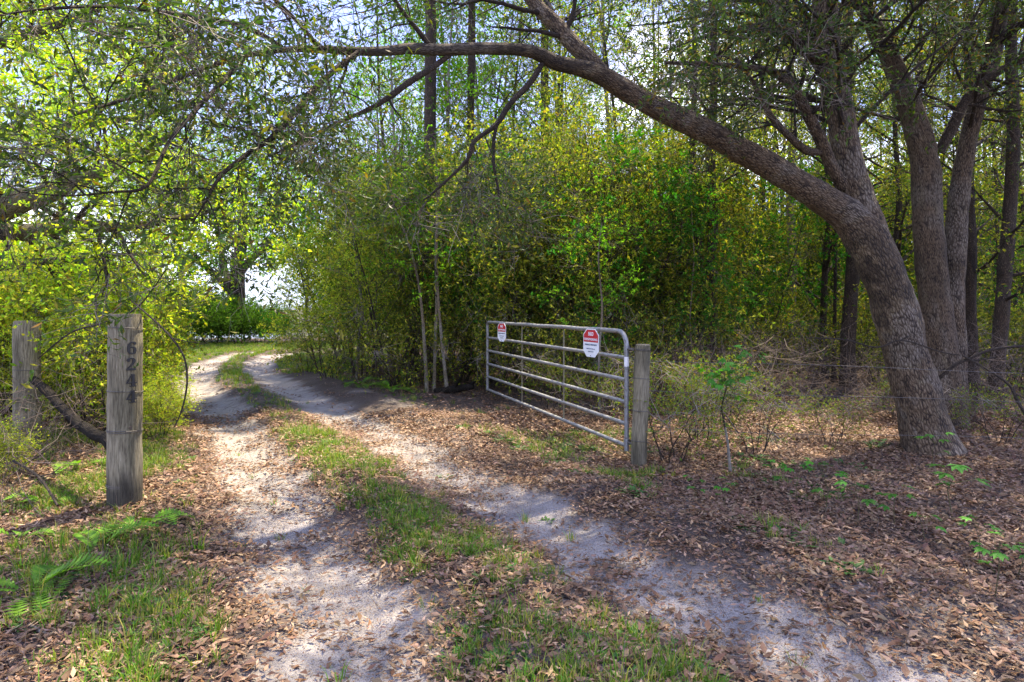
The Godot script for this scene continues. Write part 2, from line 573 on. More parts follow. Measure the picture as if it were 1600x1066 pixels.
func make_sprays() -> void:
	var grey_twig := Color(0.1, 0.08, 0.06)
	var oak := [Color(0.05, 0.075, 0.03), Color(0.065, 0.09, 0.03), Color(0.04, 0.06, 0.03), Color(0.085, 0.1, 0.03), Color(0.05, 0.07, 0.035)]
	var oak_more := oak + [Color(0.2, 0.15, 0.03), Color(0.16, 0.08, 0.03)]
	oak = lifted(oak, 0.95)
	oak_more = lifted(oak_more, 1.0)
	S.oak = [make_spray(40, 0.42, 0.066, 0.02, 0.62, oak, M.leaf_dark, grey_twig), make_spray(32, 0.5, 0.066, 0.02, 0.6, oak_more, M.leaf_dark, grey_twig), make_spray(24, 0.45, 0.06, 0.019, 0.7, oak, M.leaf_dark, grey_twig)]
	S.oak_high = [make_spray(40, 0.42, 0.066, 0.021, 0.62, oak_more, M.leaf_dark, grey_twig, true), make_spray(30, 0.5, 0.066, 0.021, 0.6, oak, M.leaf_dark, grey_twig, true)]
	var gold := [Color(0.16, 0.18, 0.03), Color(0.13, 0.17, 0.03), Color(0.2, 0.19, 0.04), Color(0.1, 0.14, 0.03), Color(0.22, 0.17, 0.05)]
	gold = lifted(gold, 2.1)
	S.gold = [make_spray(46, 0.5, 0.056, 0.025, 0.75, gold, M.leaf_gold, grey_twig, true), make_spray(38, 0.55, 0.06, 0.026, 0.65, gold, M.leaf_gold, grey_twig, true)]
	var olive := [Color(0.07, 0.08, 0.028), Color(0.05, 0.07, 0.025), Color(0.1, 0.09, 0.03), Color(0.03, 0.04, 0.018), Color(0.15, 0.13, 0.03), Color(0.15, 0.085, 0.035), Color(0.04, 0.055, 0.022), Color(0.06, 0.075, 0.025), Color(0.17, 0.13, 0.05)]
	olive = lifted(olive, 2.1)
	S.olive = [make_spray(42, 0.5, 0.062, 0.025, 0.75, olive, M.leaf, grey_twig, true), make_spray(34, 0.55, 0.066, 0.026, 0.7, olive, M.leaf, grey_twig, true), make_spray(24, 0.6, 0.07, 0.026, 0.7, olive, M.leaf, grey_twig, true)]
	var fresh := [Color(0.08, 0.16, 0.025), Color(0.1, 0.18, 0.03), Color(0.065, 0.13, 0.02), Color(0.12, 0.2, 0.035)]
	fresh = lifted(fresh, 1.35)
	S.fresh = [make_spray(44, 0.6, 0.075, 0.05, 0.7, fresh, M.leaf, grey_twig, true), make_spray(36, 0.65, 0.07, 0.05, 0.7, fresh, M.leaf, grey_twig, true)]
	var deep := [Color(0.03, 0.085, 0.025), Color(0.04, 0.1, 0.025), Color(0.03, 0.07, 0.02), Color(0.05, 0.12, 0.03)]
	deep = lifted(deep, 1.9)
	S.deep = [make_spray(46, 0.5, 0.06, 0.035, 0.7, deep, M.leaf, grey_twig, true), make_spray(36, 0.5, 0.065, 0.04, 0.7, deep, M.leaf, grey_twig, true)]
	var rusty := [Color(0.12, 0.11, 0.03), Color(0.08, 0.1, 0.03), Color(0.15, 0.09, 0.035), Color(0.07, 0.11, 0.03)]
	rusty = lifted(rusty, 1.9)
	S.rusty = [make_spray(34, 0.4, 0.034, 0.016, 0.75, rusty, M.leaf, Color(0.12, 0.07, 0.05), true)]
	S.far_green = [make_spray(60, 1.1, 0.11, 0.06, 0.7, fresh + olive + gold, M.leaf, grey_twig, true), make_spray(60, 1.2, 0.11, 0.05, 0.7, olive + gold, M.leaf, grey_twig, true)]
	S.bare = [make_bare(0.7, 9, Color(0.19, 0.16, 0.13)), make_bare(0.9, 6, Color(0.12, 0.09, 0.07))]
	S.needles = [make_needles(grey_twig, Color(0.05, 0.085, 0.03))]
	S.litter = [make_litter(16, 0.15, 0.054), make_litter(14, 0.16, 0.06), make_litter(20, 0.17, 0.046)]
	S.bits = make_litter(26, 0.3, 0.02)
	S.litter_wide = [make_litter(60, 0.42, 0.07), make_litter(50, 0.45, 0.075)]
	var gr := [Color(0.07, 0.13, 0.025), Color(0.09, 0.16, 0.03), Color(0.055, 0.1, 0.02), Color(0.13, 0.16, 0.045), Color(0.2, 0.17, 0.09), Color(0.08, 0.12, 0.03)]
	gr = lifted(gr, 1.3)
	S.grass = [make_tuft(16, 0.11, 0.005, gr, 0.05), make_tuft(14, 0.085, 0.006, gr, 0.06), make_tuft(20, 0.14, 0.0055, gr, 0.05)]
	var weed := MB.new()
	for k in 12:
		var a := rf(0, TAU)
		weed.leaf(Vector3(cos(a), 0.2, sin(a)) * rf(0.01, 0.05), Vector3(cos(a), rf(0.1, 0.9), sin(a)).normalized(), Vector3.UP, rf(0.03, 0.06), rf(0.016, 0.03), leaf_tint([Color(0.06, 0.15, 0.03), Color(0.08, 0.17, 0.035)]), 0.1, 0.2)
	S.weed = [weed.done(M.grass)]

# ------------------------------------------------------------------ growing wood
func grow(wood: MB, tips: Array, p: Vector3, d: Vector3, L: float, r: float, lv: int, q: Dictionary) -> void:
	var last: bool = lv >= q.levels
	var segs := 7 if lv == 0 else (5 if not last else 3)
	var pts := PackedVector3Array()
	var rad := PackedFloat32Array()
	var dirs := []
	var tip_r: float = r * (0.25 if lv > 0 else q.get("top", 0.3))
	var start := d
	for k in segs + 1:
		pts.append(p); rad.append(lerpf(r, tip_r, float(k) / segs)); dirs.append(d)
		d = (d + rv() * q.wander[lv] + Vector3.UP * q.up[lv]).normalized()
		p += d * (L / segs)
	var sides := [10, 6, 4, 3][mini(lv, 3)] as int
	wood.tube(pts, rad, sides, q.get("wood", Color.WHITE), n_lump if lv == 0 else null, 0.12, false, 1.0 if lv else 2.0, 1.5)
	if last:
		for k in q.sprays:
			var t := rf(0.25, 1.0) * segs
			var i := mini(int(t), segs - 1)
			tips.append([pts[i].lerp(pts[i + 1], t - i), (dirs[i] + rv() * 0.7).normalized()])
		return
	var n: int = q.kids[lv]
	for k in n:
		var t: float = lerpf(q.from[lv], 1.0, (k + rng.randf()) / n) * segs
		var i := mini(int(t), segs - 1)
		var b := pts[i].lerp(pts[i + 1], t - i)
		var ax: Vector3 = dirs[i]
		var side := ax.cross(rv()).normalized()
		var cd := (ax * cos(q.angle[lv]) + side * sin(q.angle[lv])).normalized()
		var shrink := 1.0 - 0.55 * (t / segs) if q.get("cone", true) else 1.0
		grow(wood, tips, b, cd, L * q.ratio[lv] * rf(0.7, 1.2) * shrink, maxf(rad[i] * 0.5, 0.003), lv + 1, q)


func plant(called: String, label: String, category: String, at: Vector3, stems: Array, q: Dictionary, bark: Material, kinds: Array, size: float, tint: Color, group := "", bare := 0) -> Node3D:
	# stems: [[offset, direction, length, radius], ...]
	var t := thing(called, label, category, at, 0.0, group)
	var tips := []
	for s in stems:
		var wood := MB.new()
		grow(wood, tips, s[0], s[1], s[2], s[3], 0, q)
		part("trunk" if s[3] > 0.05 else "stem", wood.done(bark), t)
	foliage("crown", kinds, tips, size, tint, 0.25, t)
	if bare and tips.size():
		var more := []
		for k in bare:
			var w = tips[rng.randi() % tips.size()]
			more.append([Transform3D(toward(w[1] + Vector3(0, rf(-0.6, 0.1), 0), rf(0.7, 1.3)), w[0]), Color.WHITE])
		many("twigs", S.bare[0], more, t)
	return t

# ------------------------------------------------------------------ the scene
func _ready() -> void:
	var t0 := Time.get_ticks_msec()
	rng.seed = 11
	var cam := Camera3D.new()
	cam.name = "camera"
	cam.projection = Camera3D.PROJECTION_FRUSTUM
	cam.near = 0.1
	cam.size = 0.1 * 1066.0 / F
	cam.frustum_offset = Vector2(0, -(533.0 - HOR) / F * 0.1)
	cam.far = 1500.0
	cam.position = Vector3(0, EYE, 0)
	add_child(cam)
	cam.current = true

	var env := Environment.new()
	env.background_mode = Environment.BG_SKY
	env.tonemap_mode = Environment.TONE_MAPPER_LINEAR
	env.tonemap_exposure = 4.5
	env.sdfgi_enabled = true
	env.ssao_enabled = true
	env.ssil_enabled = true
	var sky := Sky.new()
	var sm := ProceduralSkyMaterial.new()
	sm.sky_top_color = Color(0.46, 0.52, 0.75)
	sm.sky_horizon_color = Color(0.58, 0.62, 0.69)
	sm.sky_curve = 0.16
	sm.ground_bottom_color = Color(0.25, 0.24, 0.2)
	sm.ground_horizon_color = Color(0.5, 0.52, 0.5)
	sm.sky_energy_multiplier = 1.05
	sm.sun_angle_max = 1.0
	sm.sky_cover = clouds()
	sky.sky_material = sm
	env.sky = sky
	var we := WorldEnvironment.new()
	we.name = "world_environment"
	we.environment = env
	add_child(we)

	var sun := DirectionalLight3D.new()
	sun.name = "sun"
	sun.light_energy = 1.35
	sun.light_color = Color(1.0, 0.94, 0.83)
	sun.light_angular_distance = 0.6
	sun.shadow_enabled = true
	var az := deg_to_rad(36.0)
	var el := deg_to_rad(67.0)
	var to_sun := Vector3(sin(az) * cos(el), sin(el), -cos(az) * cos(el))
	add_child(sun)
	sun.look_at_from_position(to_sun * 50.0, Vector3.ZERO)

	n_soft.noise_type = FastNoiseLite.TYPE_SIMPLEX_SMOOTH
	n_soft.seed = 3
	n_soft.frequency = 0.02
	n_fine.noise_type = FastNoiseLite.TYPE_SIMPLEX_SMOOTH
	n_fine.seed = 4
	n_fine.frequency = 1.0
	n_fine.fractal_octaves = 3
	n_lump.noise_type = FastNoiseLite.TYPE_SIMPLEX_SMOOTH
	n_lump.seed = 6
	n_lump.frequency = 2.2
	n_lump.fractal_octaves = 3
	make_materials()
	make_sprays()
	print("materials ", Time.get_ticks_msec() - t0)
	build_ground()
	print("ground ", Time.get_ticks_msec() - t0)
	build_oak()
	print("oak ", Time.get_ticks_msec() - t0)
	build_trees()
	print("trees ", Time.get_ticks_msec() - t0)
	build_gate()
	build_posts()
	build_small()
	label_rows()
	print("small ", Time.get_ticks_msec() - t0)
	build_cover()
	print("cover ", Time.get_ticks_msec() - t0)

func clouds() -> ImageTexture:
	var w := 512
	var h := 256
	var f := noise(FastNoiseLite.TYPE_SIMPLEX_SMOOTH, 1.0, 5, 77)
	var im := Image.create(w, h, false, Image.FORMAT_RGBA8)
	for j in h:
		var up := PI * (0.5 - (j + 0.5) / h)
		if up < 0.0:
			continue
		for i in w:
			var a := TAU * (i + 0.5) / w
			var d := Vector3(cos(a) * cos(up), sin(up), sin(a) * cos(up))
			var q := Vector3(d.x, 0, d.z) / (d.y + 0.22) * 0.8
			var t := smoothstep(0.04, 0.5, f.get_noise_3d(q.x, q.y, q.z))
			t = maxf(t, smoothstep(0.22, 0.02, d.y) * 0.15)
			im.set_pixel(i, j, Color(1, 0.97, 0.92, t * 0.75))
	return ImageTexture.create_from_image(im)

func axis(lo: float, hi: float, step: float, far_lo: float, far_hi: float) -> PackedFloat32Array:
	var out := []
	var v := lo
	while v < hi:
		out.append(v)
		v += step
	var up := []
	var s := step
	while v < far_hi:
		up.append(v)
		s *= 1.22
		v += s
	up.append(far_hi)
	var down := []
	s = step
	v = lo
	while v > far_lo:
		s *= 1.22
		v -= s
		down.push_front(v)
	return PackedFloat32Array(down + out + up)

func build_ground() -> void:
	left_rut = PackedVector2Array([Vector2(-0.2, 0.0), Vector2(-0.62, 2.2), Vector2(-0.85, 3.2), Vector2(-1.42, 4.1), Vector2(-1.86, 4.9), Vector2(-2.5, 6.1), Vector2(-3.3, 7.5), Vector2(-4.6, 9.8), Vector2(-6.7, 13.1), Vector2(-8.3, 16.7), Vector2(-9.35, 19.9), Vector2(-9.5, 22.2), Vector2(-8.6, 24.2), Vector2(-6.0, 25.6), Vector2(0.0, 26.6)])
	right_rut = PackedVector2Array([Vector2(2.9, 0.8), Vector2(2.05, 1.9), Vector2(1.6, 2.7), Vector2(1.2, 3.15), Vector2(0.85, 3.65), Vector2(0.37, 4.45), Vector2(-0.1, 5.2), Vector2(-0.55, 6.0), Vector2(-1.15, 7.1), Vector2(-2.2, 8.7), Vector2(-3.3, 10.5), Vector2(-4.9, 13.1), Vector2(-6.4, 15.8), Vector2(-7.6, 18.7), Vector2(-8.0, 21.0), Vector2(-7.2, 22.6), Vector2(-5.0, 23.7), Vector2(0.0, 24.6)])
	var xs := axis(-13.0, 9.0, 0.12, -700.0, 700.0)
	var ds := axis(-0.5, 27.0, 0.12, -60.0, 900.0)
	var soil := MB.new()
	var sand := [MB.new(), MB.new()]
	var nx := xs.size()
	var which := PackedByteArray()
	which.resize(nx * ds.size())
	var pos := PackedVector3Array()
	var col := PackedColorArray()
	for j in ds.size():
		for i in nx:
			var x := xs[i]
			var d := ds[j]
			var dl := 50.0
			var dr := 50.0
			if x > -15.0 and x < 10.0 and d < 32.0:
				dl = seg_dist(Vector2(x, d), left_rut)
				dr = seg_dist(Vector2(x, d), right_rut)
			pos.append(Vector3(x, gh_with(x, -d, dl, dr), -d))
			var wob := n_fine.get_noise_2d(x * 1.1, d * 1.1) * 0.2 + n_fine.get_noise_2d(x * 4.0, d * 4.0) * 0.07
			var m := minf(dl, dr) + wob
			# the bare shoulder beside the right rut
			var shoulder := maxf(0.0, 1.0 - absf(dr - 0.85) / 0.5) if x > -3.0 else 0.0
			var k := 0
			if m < 0.36:
				k = 1 if dl < dr else 2
			which[j * nx + i] = k
			var bare := maxf(smoothstep(0.5, 0.24, m), shoulder * 0.55 * smoothstep(-0.1, 0.3, n_fine.get_noise_2d(x * 0.8 + 9.0, d * 0.8)))
			var mott := 0.85 + 0.3 * n_fine.get_noise_2d(x * 2.3, d * 2.3)
			var c := Color(0.085, 0.06, 0.045).lerp(Color(0.37, 0.335, 0.30), bare)
			if d > 34.0 or absf(x) > 14.0:
				c = Color(0.09, 0.085, 0.045)
			col.append(Color(c.r * mott, c.g * mott, c.b * mott))
	var maps := [{}, {}, {}]
	var mbs := [soil, sand[0], sand[1]]
	for j in ds.size() - 1:
		for i in nx - 1:
			var q := j * nx + i
			var k := which[q]
			var mb: MB = mbs[k]
			var mp: Dictionary = maps[k]
			var id := []
			for o in [q, q + 1, q + nx + 1, q + nx]:
				if not mp.has(o):
					mp[o] = mb.vert(pos[o], Vector3.UP, Vector2(fposmod(pos[o].x, 8.0), fposmod(pos[o].z, 8.0)), col[o])
				id.append(mp[o])
			mb.face(id[0], id[1], id[2])
			mb.face(id[0], id[2], id[3])
	# smooth normals from the height field
	for k in 3:
		mbs[k].smooth()
	part("ground", soil.done(M.ground), self).set_meta("kind", "structure")
	for k in 2:
		part("sandy_path", sand[k].done(M.ground), self).set_meta("kind", "structure")
	var w := MB.new()
	w.quad(Vector3(-500, -0.32, -30), Vector3(60, -0.32, -30), Vector3(60, -0.32, -800), Vector3(-500, -0.32, -800), Color.WHITE, Vector3.UP)
	part("lake_water", w.done(M.water), self).set_meta("kind", "structure")

# ------------------------------------------------------------------ the leaning oak
func lichen(mb: MB) -> void:
	# lichen and damp blotches on the bark
	for k in mb.v.size():
		var p := mb.v[k]
		var li := smoothstep(0.12, 0.4, n_fine.get_noise_3d(p.x * 1.3, p.y * 1.1, p.z * 1.3 + 7.0)) + 0.5 * smoothstep(0.2, 0.45, n_fine.get_noise_3d(p.x * 5.0, p.y * 4.0, p.z * 5.0))
		var da := smoothstep(0.0, 0.45, n_fine.get_noise_3d(p.x * 0.6 + 3.0, p.y * 0.5, p.z * 0.6))
		var kk := 0.78 + 1.1 * li - 0.38 * da
		mb.c[k] = Color(kk * 1.1, kk * (0.96 + 0.04 * li), kk * (0.78 + 0.12 * li - 0.06 * da))

func limb(parent: Node, called: String, list: Array, mat: Material, sides := 16, steps := 6, amp := 0.16, curve: Array = []) -> Array:
	var c := curve if curve.size() else cat(px(list), steps)
	var mb := MB.new()
	var r0 := 0.0
	for q in c[1]:
		r0 = maxf(r0, q)
	r0 = minf(r0, 0.3)
	var tiles := maxf(1.0, roundf(TAU * r0 / 0.55))
	mb.tube(c[0], c[1], sides, Color.WHITE, n_lump, amp, true, tiles / 3.0, tiles / (TAU * r0) * 0.55)
	var base: Vector3 = c[0][0]
	for k in mb.v.size():
		var p := mb.v[k]
		if called == "trunk":
			var up := maxf(p.y - base.y, 0.0)
			var a := atan2(p.z - base.z, p.x - base.x)
			var fl := exp(-up / 0.15) * (0.17 * pow(absf(sin(a * 2.5 + 0.7)), 3.0) + 0.05 * sin(a * 7.0)) * 0.8
			fl += 0.03 * n_fine.get_noise_3d(p.x * 0.9, p.y * 0.7, p.z * 0.9)
			# old branch scars
			for q in [P(1400, 548, 6.7), P(1372, 462, 6.72), P(1432, 640, 6.66)]:
				var near: float = p.distance_to(q)
				fl += 0.045 * exp(-pow((near - 0.09) / 0.035, 2.0)) - 0.03 * exp(-pow(near / 0.05, 2.0))
			mb.v[k] = p + Vector3(cos(a), 0, sin(a)) * fl
	lichen(mb)
	mb.smooth()
	part(called, mb.done(mat), parent)
	return c

func dress(wood: MB, tips: Array, c: Array, n: int, from: float, L: float, hang: float, q: Dictionary, side := Vector3.ZERO) -> void:
	# side branches with sprays along a limb
	var p: PackedVector3Array = c[0]
	var r: PackedFloat32Array = c[1]
	for k in n:
		var t := lerpf(from, 1.0, (k + rng.randf()) / n) * (p.size() - 1)
		var i := mini(int(t), p.size() - 2)
		var b := p[i].lerp(p[i + 1], t - i)
		var ax := (p[i + 1] - p[i]).normalized()
		var d := (ax * 0.4 + ax.cross(rv()).normalized() + Vector3(0, hang, 0) + side).normalized()
		grow(wood, tips, b, d, L * rf(0.6, 1.2), clampf(r[i] * 0.4, 0.006, 0.03), 1, q)

func build_oak() -> void:
	var t := thing("oak_tree", "big leaning oak with scaly grey bark and a limb arching over the track", "tree", P(1450, 705, 6.9) * Vector3(1, 0, 1))
	t.position.y = gh(t.position.x, t.position.z)
	var inv := -t.position
	# everything is laid out in scene space and shifted under the base
	var hold := Node3D.new()
	# the trunk runs on into the arching limb as one stem
	var whole := cat(px([[1462, 745, 6.9, 50], [1457, 712, 6.9, 44], [1449, 682, 6.92, 38], [1438, 640, 6.95, 32.5], [1428, 595, 6.97, 31], [1414, 545, 7.0, 31], [1402, 495, 7.0, 33], [1384, 440, 7.0, 31], [1366, 396, 7.0, 32], [1348, 362, 7.0, 31.5], [1326, 337, 6.98, 27.5], [1298, 318, 6.95, 23.5], [1252, 290, 6.9, 21], [1200, 258, 6.8, 20], [1150, 231, 6.7, 19], [1105, 206, 6.62, 18.5], [1060, 185, 6.55, 18], [1020, 166, 6.48, 16.5], [980, 143, 6.4, 16], [940, 118, 6.3, 15], [905, 106, 6.22, 12.5], [870, 98, 6.15, 11.5], [835, 82, 6.05, 10], [800, 77, 5.95, 9], [740, 76, 5.8, 9], [690, 78, 5.7, 9], [640, 76, 5.55, 8], [600, 80, 5.45, 7.5], [550, 80, 5.3, 6.5], [500, 77, 5.15, 5.5], [440, 78, 4.95, 4.5], [370, 90, 4.7, 4], [290, 118, 4.4, 3.5], [210, 150, 4.1, 2.8], [120, 178, 3.8, 2.2]]), 8)
	var split := 11 * 8 + 4
	limb(hold, "trunk", [], M.oak_bark, 48, 0, 0.1, [whole[0].slice(0, split + 1), whole[1].slice(0, split + 1)])
	var arch := limb(hold, "limb", [], M.oak_bark, 24, 0, 0.1, [whole[0].slice(split - 1), whole[1].slice(split - 1)])
	var upright := limb(hold, "limb", [[1396, 470, 7.0, 16], [1380, 420, 7.0, 24], [1361, 372, 7.0, 27], [1346, 330, 7.02, 26], [1335, 292, 7.04, 23.5], [1327, 258, 7.06, 21.5], [1319, 215, 7.1, 20.5], [1310, 160, 7.15, 20], [1298, 105, 7.2, 20.5], [1291, 55, 7.25, 19.5], [1289, 0, 7.3, 18.5], [1294, -80, 7.4, 17], [1310, -200, 7.6, 14], [1300, -330, 7.8, 9], [1320, -450, 8.0, 5]], M.oak_bark, 24, 8, 0.1)
	var rise := limb(hold, "limb", [[958, 131, 6.35, 11], [925, 98, 6.4, 13.5], [895, 68, 6.45, 13], [868, 38, 6.5, 12.5], [838, 8, 6.55, 12], [800, -50, 6.6, 11], [750, -130, 6.5, 9], [690, -220, 6.3, 6], [640, -300, 6.2, 3]], M.oak_bark, 14, 5)
	var off := limb(hold, "limb", [[1290, 95, 7.2, 12], [1265, 80, 7.1, 12], [1232, 48, 7.0, 11], [1200, 12, 6.9, 10], [1170, -40, 6.8, 9], [1120, -120, 6.5, 7], [1060, -210, 6.2, 4]], M.oak_bark, 12, 4)
	var side := limb(hold, "limb", [[1318, 292, 7.0, 10], [1300, 262, 6.9, 10], [1284, 222, 6.8, 9.5], [1262, 178, 6.7, 9], [1243, 142, 6.6, 8], [1215, 116, 6.5, 7], [1170, 105, 6.3, 4], [1110, 100, 6.1, 3.5], [1040, 98, 5.9, 2.5]], M.oak_bark, 10, 4)
	var side2 := limb(hold, "limb", [[1290, 238, 6.85, 5], [1262, 236, 6.75, 6], [1232, 212, 6.6, 6], [1202, 178, 6.5, 5], [1178, 130, 6.4, 3.5], [1150, 90, 6.3, 2]], M.oak_bark, 8, 4)
	var b1 := limb(hold, "limb", [[560, 82, 5.3, 4.5], [525, 108, 5.15, 5], [490, 140, 5.0, 5], [456, 182, 4.8, 5], [425, 215, 4.65, 4.8], [390, 238, 4.5, 4], [345, 275, 4.3, 3], [318, 320, 4.2, 2], [300, 350, 4.15, 1]], M.bark, 8, 4)
	var b2 := limb(hold, "limb", [[705, 84, 5.75, 4], [672, 108, 5.65, 5], [640, 128, 5.55, 5], [610, 150, 5.45, 4.6], [580, 169, 5.35, 4], [528, 192, 5.2, 3], [465, 224, 5.0, 2.2], [420, 245, 4.9, 1.2]], M.bark, 8, 4)
	var b3 := limb(hold, "limb", [[848, 98, 6.1, 4], [828, 130, 6.0, 5], [798, 161, 5.9, 4.6], [775, 195, 5.8, 4.2], [741, 221, 5.7, 3.5], [730, 250, 5.65, 3], [686, 293, 5.55, 2], [655, 318, 5.5, 1]], M.bark, 8, 4)
	var b4 := limb(hold, "limb", [[776, 194, 5.8, 3], [771, 225, 5.75, 3], [772, 262, 5.7, 2.4], [779, 300, 5.65, 2], [778, 345, 5.6, 1]], M.bark, 6, 4)
	var b5 := limb(hold, "limb", [[672, 72, 5.65, 4], [655, 50, 5.55, 4], [625, 12, 5.4, 3.4], [590, -40, 5.2, 3], [540, -110, 4.9, 2]], M.bark, 7, 4)
	var b6 := limb(hold, "limb", [[380, 92, 4.7, 3.6], [345, 130, 4.5, 4], [300, 178, 4.2, 3.5], [262, 225, 4.0, 3], [230, 290, 3.8, 2.6], [175, 300, 3.7, 2], [105, 306, 3.6, 1.4], [30, 300, 3.5, 0.8]], M.bark, 7, 4)
	var b7 := limb(hold, "limb", [[440, 74, 4.95, 4], [400, 50, 4.7, 4], [340, 30, 4.4, 3.6], [262, 20, 4.0, 3.2], [180, 10, 3.6, 3], [100, 12, 3.3, 2.4], [20, 20, 3.1, 1.6], [-60, 40, 2.9, 1]], M.bark, 7, 4)
	var b8 := limb(hold, "limb", [[500, 78, 5.1, 3], [470, 40, 4.8, 3.4], [430, 0, 4.5, 3.2], [370, -50, 4.1, 3], [300, -90, 3.7, 2.6], [200, -110, 3.3, 2]], M.bark, 7, 4)
	var wood := MB.new()
	var tips := []
	var q := {"levels": 2, "wander": [0.2, 0.22, 0.3], "up": [0.0, -0.04, -0.06], "kids": [0, 4, 0], "from": [0.2, 0.25, 0.2], "ratio": [0.5, 0.55, 0.5], "angle": [0.8, 0.75, 0.8], "sprays": 2, "wood": Color(0.75, 0.7, 0.66), "cone": false}
	# over the track, hanging to the front and left
	dress(wood, tips, arch, 13, 0.74, 0.9, 0.2, q)
	dress(wood, tips, b1, 10, 0.15, 0.6, -0.15, q, Vector3(-0.3, 0, 0.2))
	dress(wood, tips, b2, 6, 0.4, 0.45, -0.3, q)
	dress(wood, tips, b3, 7, 0.45, 0.4, -0.3, q)
	dress(wood, tips, b4, 4, 0.4, 0.3, -0.5, q)
	dress(wood, tips, b5, 12, 0.3, 0.8, 0.0, q)
	dress(wood, tips, b6, 9, 0.1, 0.5, 0.15, q, Vector3(-0.2, 0, 0.1))
	dress(wood, tips, b7, 10, 0.1, 0.65, -0.1, q)
	dress(wood, tips, b8, 11, 0.1, 0.8, -0.1, q)
	dress(wood, tips, rise, 22, 0.25, 1.2, 0.2, q)
	dress(wood, tips, off, 24, 0.2, 1.2, 0.1, q)
	dress(wood, tips, side, 13, 0.35, 0.8, 0.4, q)
	dress(wood, tips, side2, 7, 0.3, 0.8, 0.5, q)
	# the crown above the picture
	dress(wood, tips, upright, 40, 0.42, 2.2, 0.3, q)
	var high := [
		[Vector3(3.8, 5.6, -7.2), Vector3(2.7, 6.5, -6.8), Vector3(1.7, 7.4, -5.6), Vector3(1.9, 7.9, -4.0), Vector3(1.0, 8.2, -2.4)],
		[Vector3(3.8, 5.9, -7.3), Vector3(4.6, 7.0, -6.2), Vector3(5.2, 7.6, -4.8), Vector3(5.6, 8.0, -3.2), Vector3(5.6, 8.3, -1.6)],
		[Vector3(3.9, 6.6, -7.5), Vector3(2.6, 7.8, -7.6), Vector3(1.8, 8.8, -6.6), Vector3(1.6, 9.2, -5.4)],
		[Vector3(3.9, 6.8, -7.5), Vector3(5.2, 8.0, -7.8), Vector3(6.6, 8.7, -7.6), Vector3(8.0, 9.0, -7.2)],
		[Vector3(3.9, 8.4, -7.7), Vector3(3.6, 9.6, -6.6), Vector3(3.2, 10.4, -5.2), Vector3(2.8, 10.8, -3.6)],
		[Vector3(3.9, 8.8, -7.7), Vector3(4.9, 10.2, -7.0), Vector3(5.8, 10.9, -5.8), Vector3(6.6, 11.3, -4.4)],
		[Vector3(4.0, 8.0, -7.7), Vector3(5.4, 9.6, -8.2), Vector3(6.8, 10.4, -8.8), Vector3(8.2, 10.8, -9.2)],
		[Vector3(3.9, 7.6, -7.7), Vector3(3.6, 9.0, -8.4), Vector3(3.0, 10.0, -9.2), Vector3(2.4, 10.6, -10.0)],
	]
	for g in high:
		var pts := []
		for k in g.size():
			pts.append([g[k], lerpf(0.06, 0.018, k / (g.size() - 1.0))])
		var c := cat(pts, 6)
		var hm := MB.new()
		hm.tube(c[0], c[1], 10, Color.WHITE, n_lump, 0.16, true, 1, 1.0)
		part("limb", hm.done(M.oak_bark), hold)
		dress(wood, tips, c, 46, 0.15, 1.7, 0.1, q)
	part("branchwork", wood.done(M.bark), hold, true)
	var low := tips.filter(func(w): return w[0].y < 5.3 and w[0].x < 0.5)
	var high_tips := tips.filter(func(w): return w[0].y >= 5.3 or w[0].x >= 0.5)
	foliage("crown", S.oak, low, 0.95, Color.WHITE, 0.2, hold)
	foliage("crown", S.oak_high, high_tips, 0.95, Color.WHITE, 0.2, hold)
	print("low ", low.size(), " high ", high_tips.size())
	var bare := []
	for k in 700:
		var w = tips[rng.randi() % tips.size()]
		bare.append([Transform3D(toward(w[1] + Vector3(0, -0.5, 0), rf(0.5, 1.0)), w[0]), Color.WHITE])
	many("twigs", S.bare[0], bare, hold)
	for o in hold.get_children():
		hold.remove_child(o)
		t.add_child(o, true)
		o.position += inv
	hold.free()
	print("oak sprays ", tips.size())

# ------------------------------------------------------------------ other trees
func trunk_tree(called: String, label: String, category: String, list: Array, mat: Material, kinds: Array, n: int, from: float, L: float, size: float, tint: Color, q: Dictionary, group := "", sides := 10) -> Node3D:
	# a tree whose trunk is laid out through points and whose branches grow from it
	var base: Vector3 = P(list[0][0], list[0][1], list[0][2])
	var t := thing(called, label, category, Vector3(base.x, gh(base.x, base.z), base.z), 0.0, group)
	var c := cat(px(list), 5)
	for k in c[0].size():
		c[0][k] -= t.position
	var mb := MB.new()
	var tiles := maxf(1.0, roundf(TAU * c[1][0] / 0.5))
	var tk := 3.0 if mat == M.oak_bark else 1.0
	mb.tube(c[0], c[1], sides, Color.WHITE, n_lump, 0.14, true, tiles / tk, 1.0 if tk > 1.0 else tiles / (TAU * c[1][0]) * 0.6)
	lichen(mb)
	mb.smooth()
	part("trunk", mb.done(mat), t)
	var wood := MB.new()
	var tips := []
	dress(wood, tips, c, n, from, L, 0.1, q)
	if n:
		part("branchwork", wood.done(M.bark), t, true)
		foliage("crown", kinds, tips, size, tint, 0.25, t)
	return t

func beyond(x: float) -> String:
	# which landmark a spot deep in the wood lies behind
	if x < 640:
		return "beyond the yellow shrubs"
	if x < 770:
		return "beyond the pale saplings and pines"
	if x < 985:
		return "beyond the open gate"
	if x < 1130:
		return "beyond the gate post and its vine"
	if x < 1330:
		return "beyond the clearing under the arching limb"
	if x < 1450:
		return "beyond the leaning oak's trunk"
	return "beyond the forked tree"

var rows := {}

func in_row(o: Node3D, noun: String, x: float) -> void:
	var key := noun + "|" + beyond(x)
	if not rows.has(key):
		rows[key] = []
	rows[key].append([x, o])

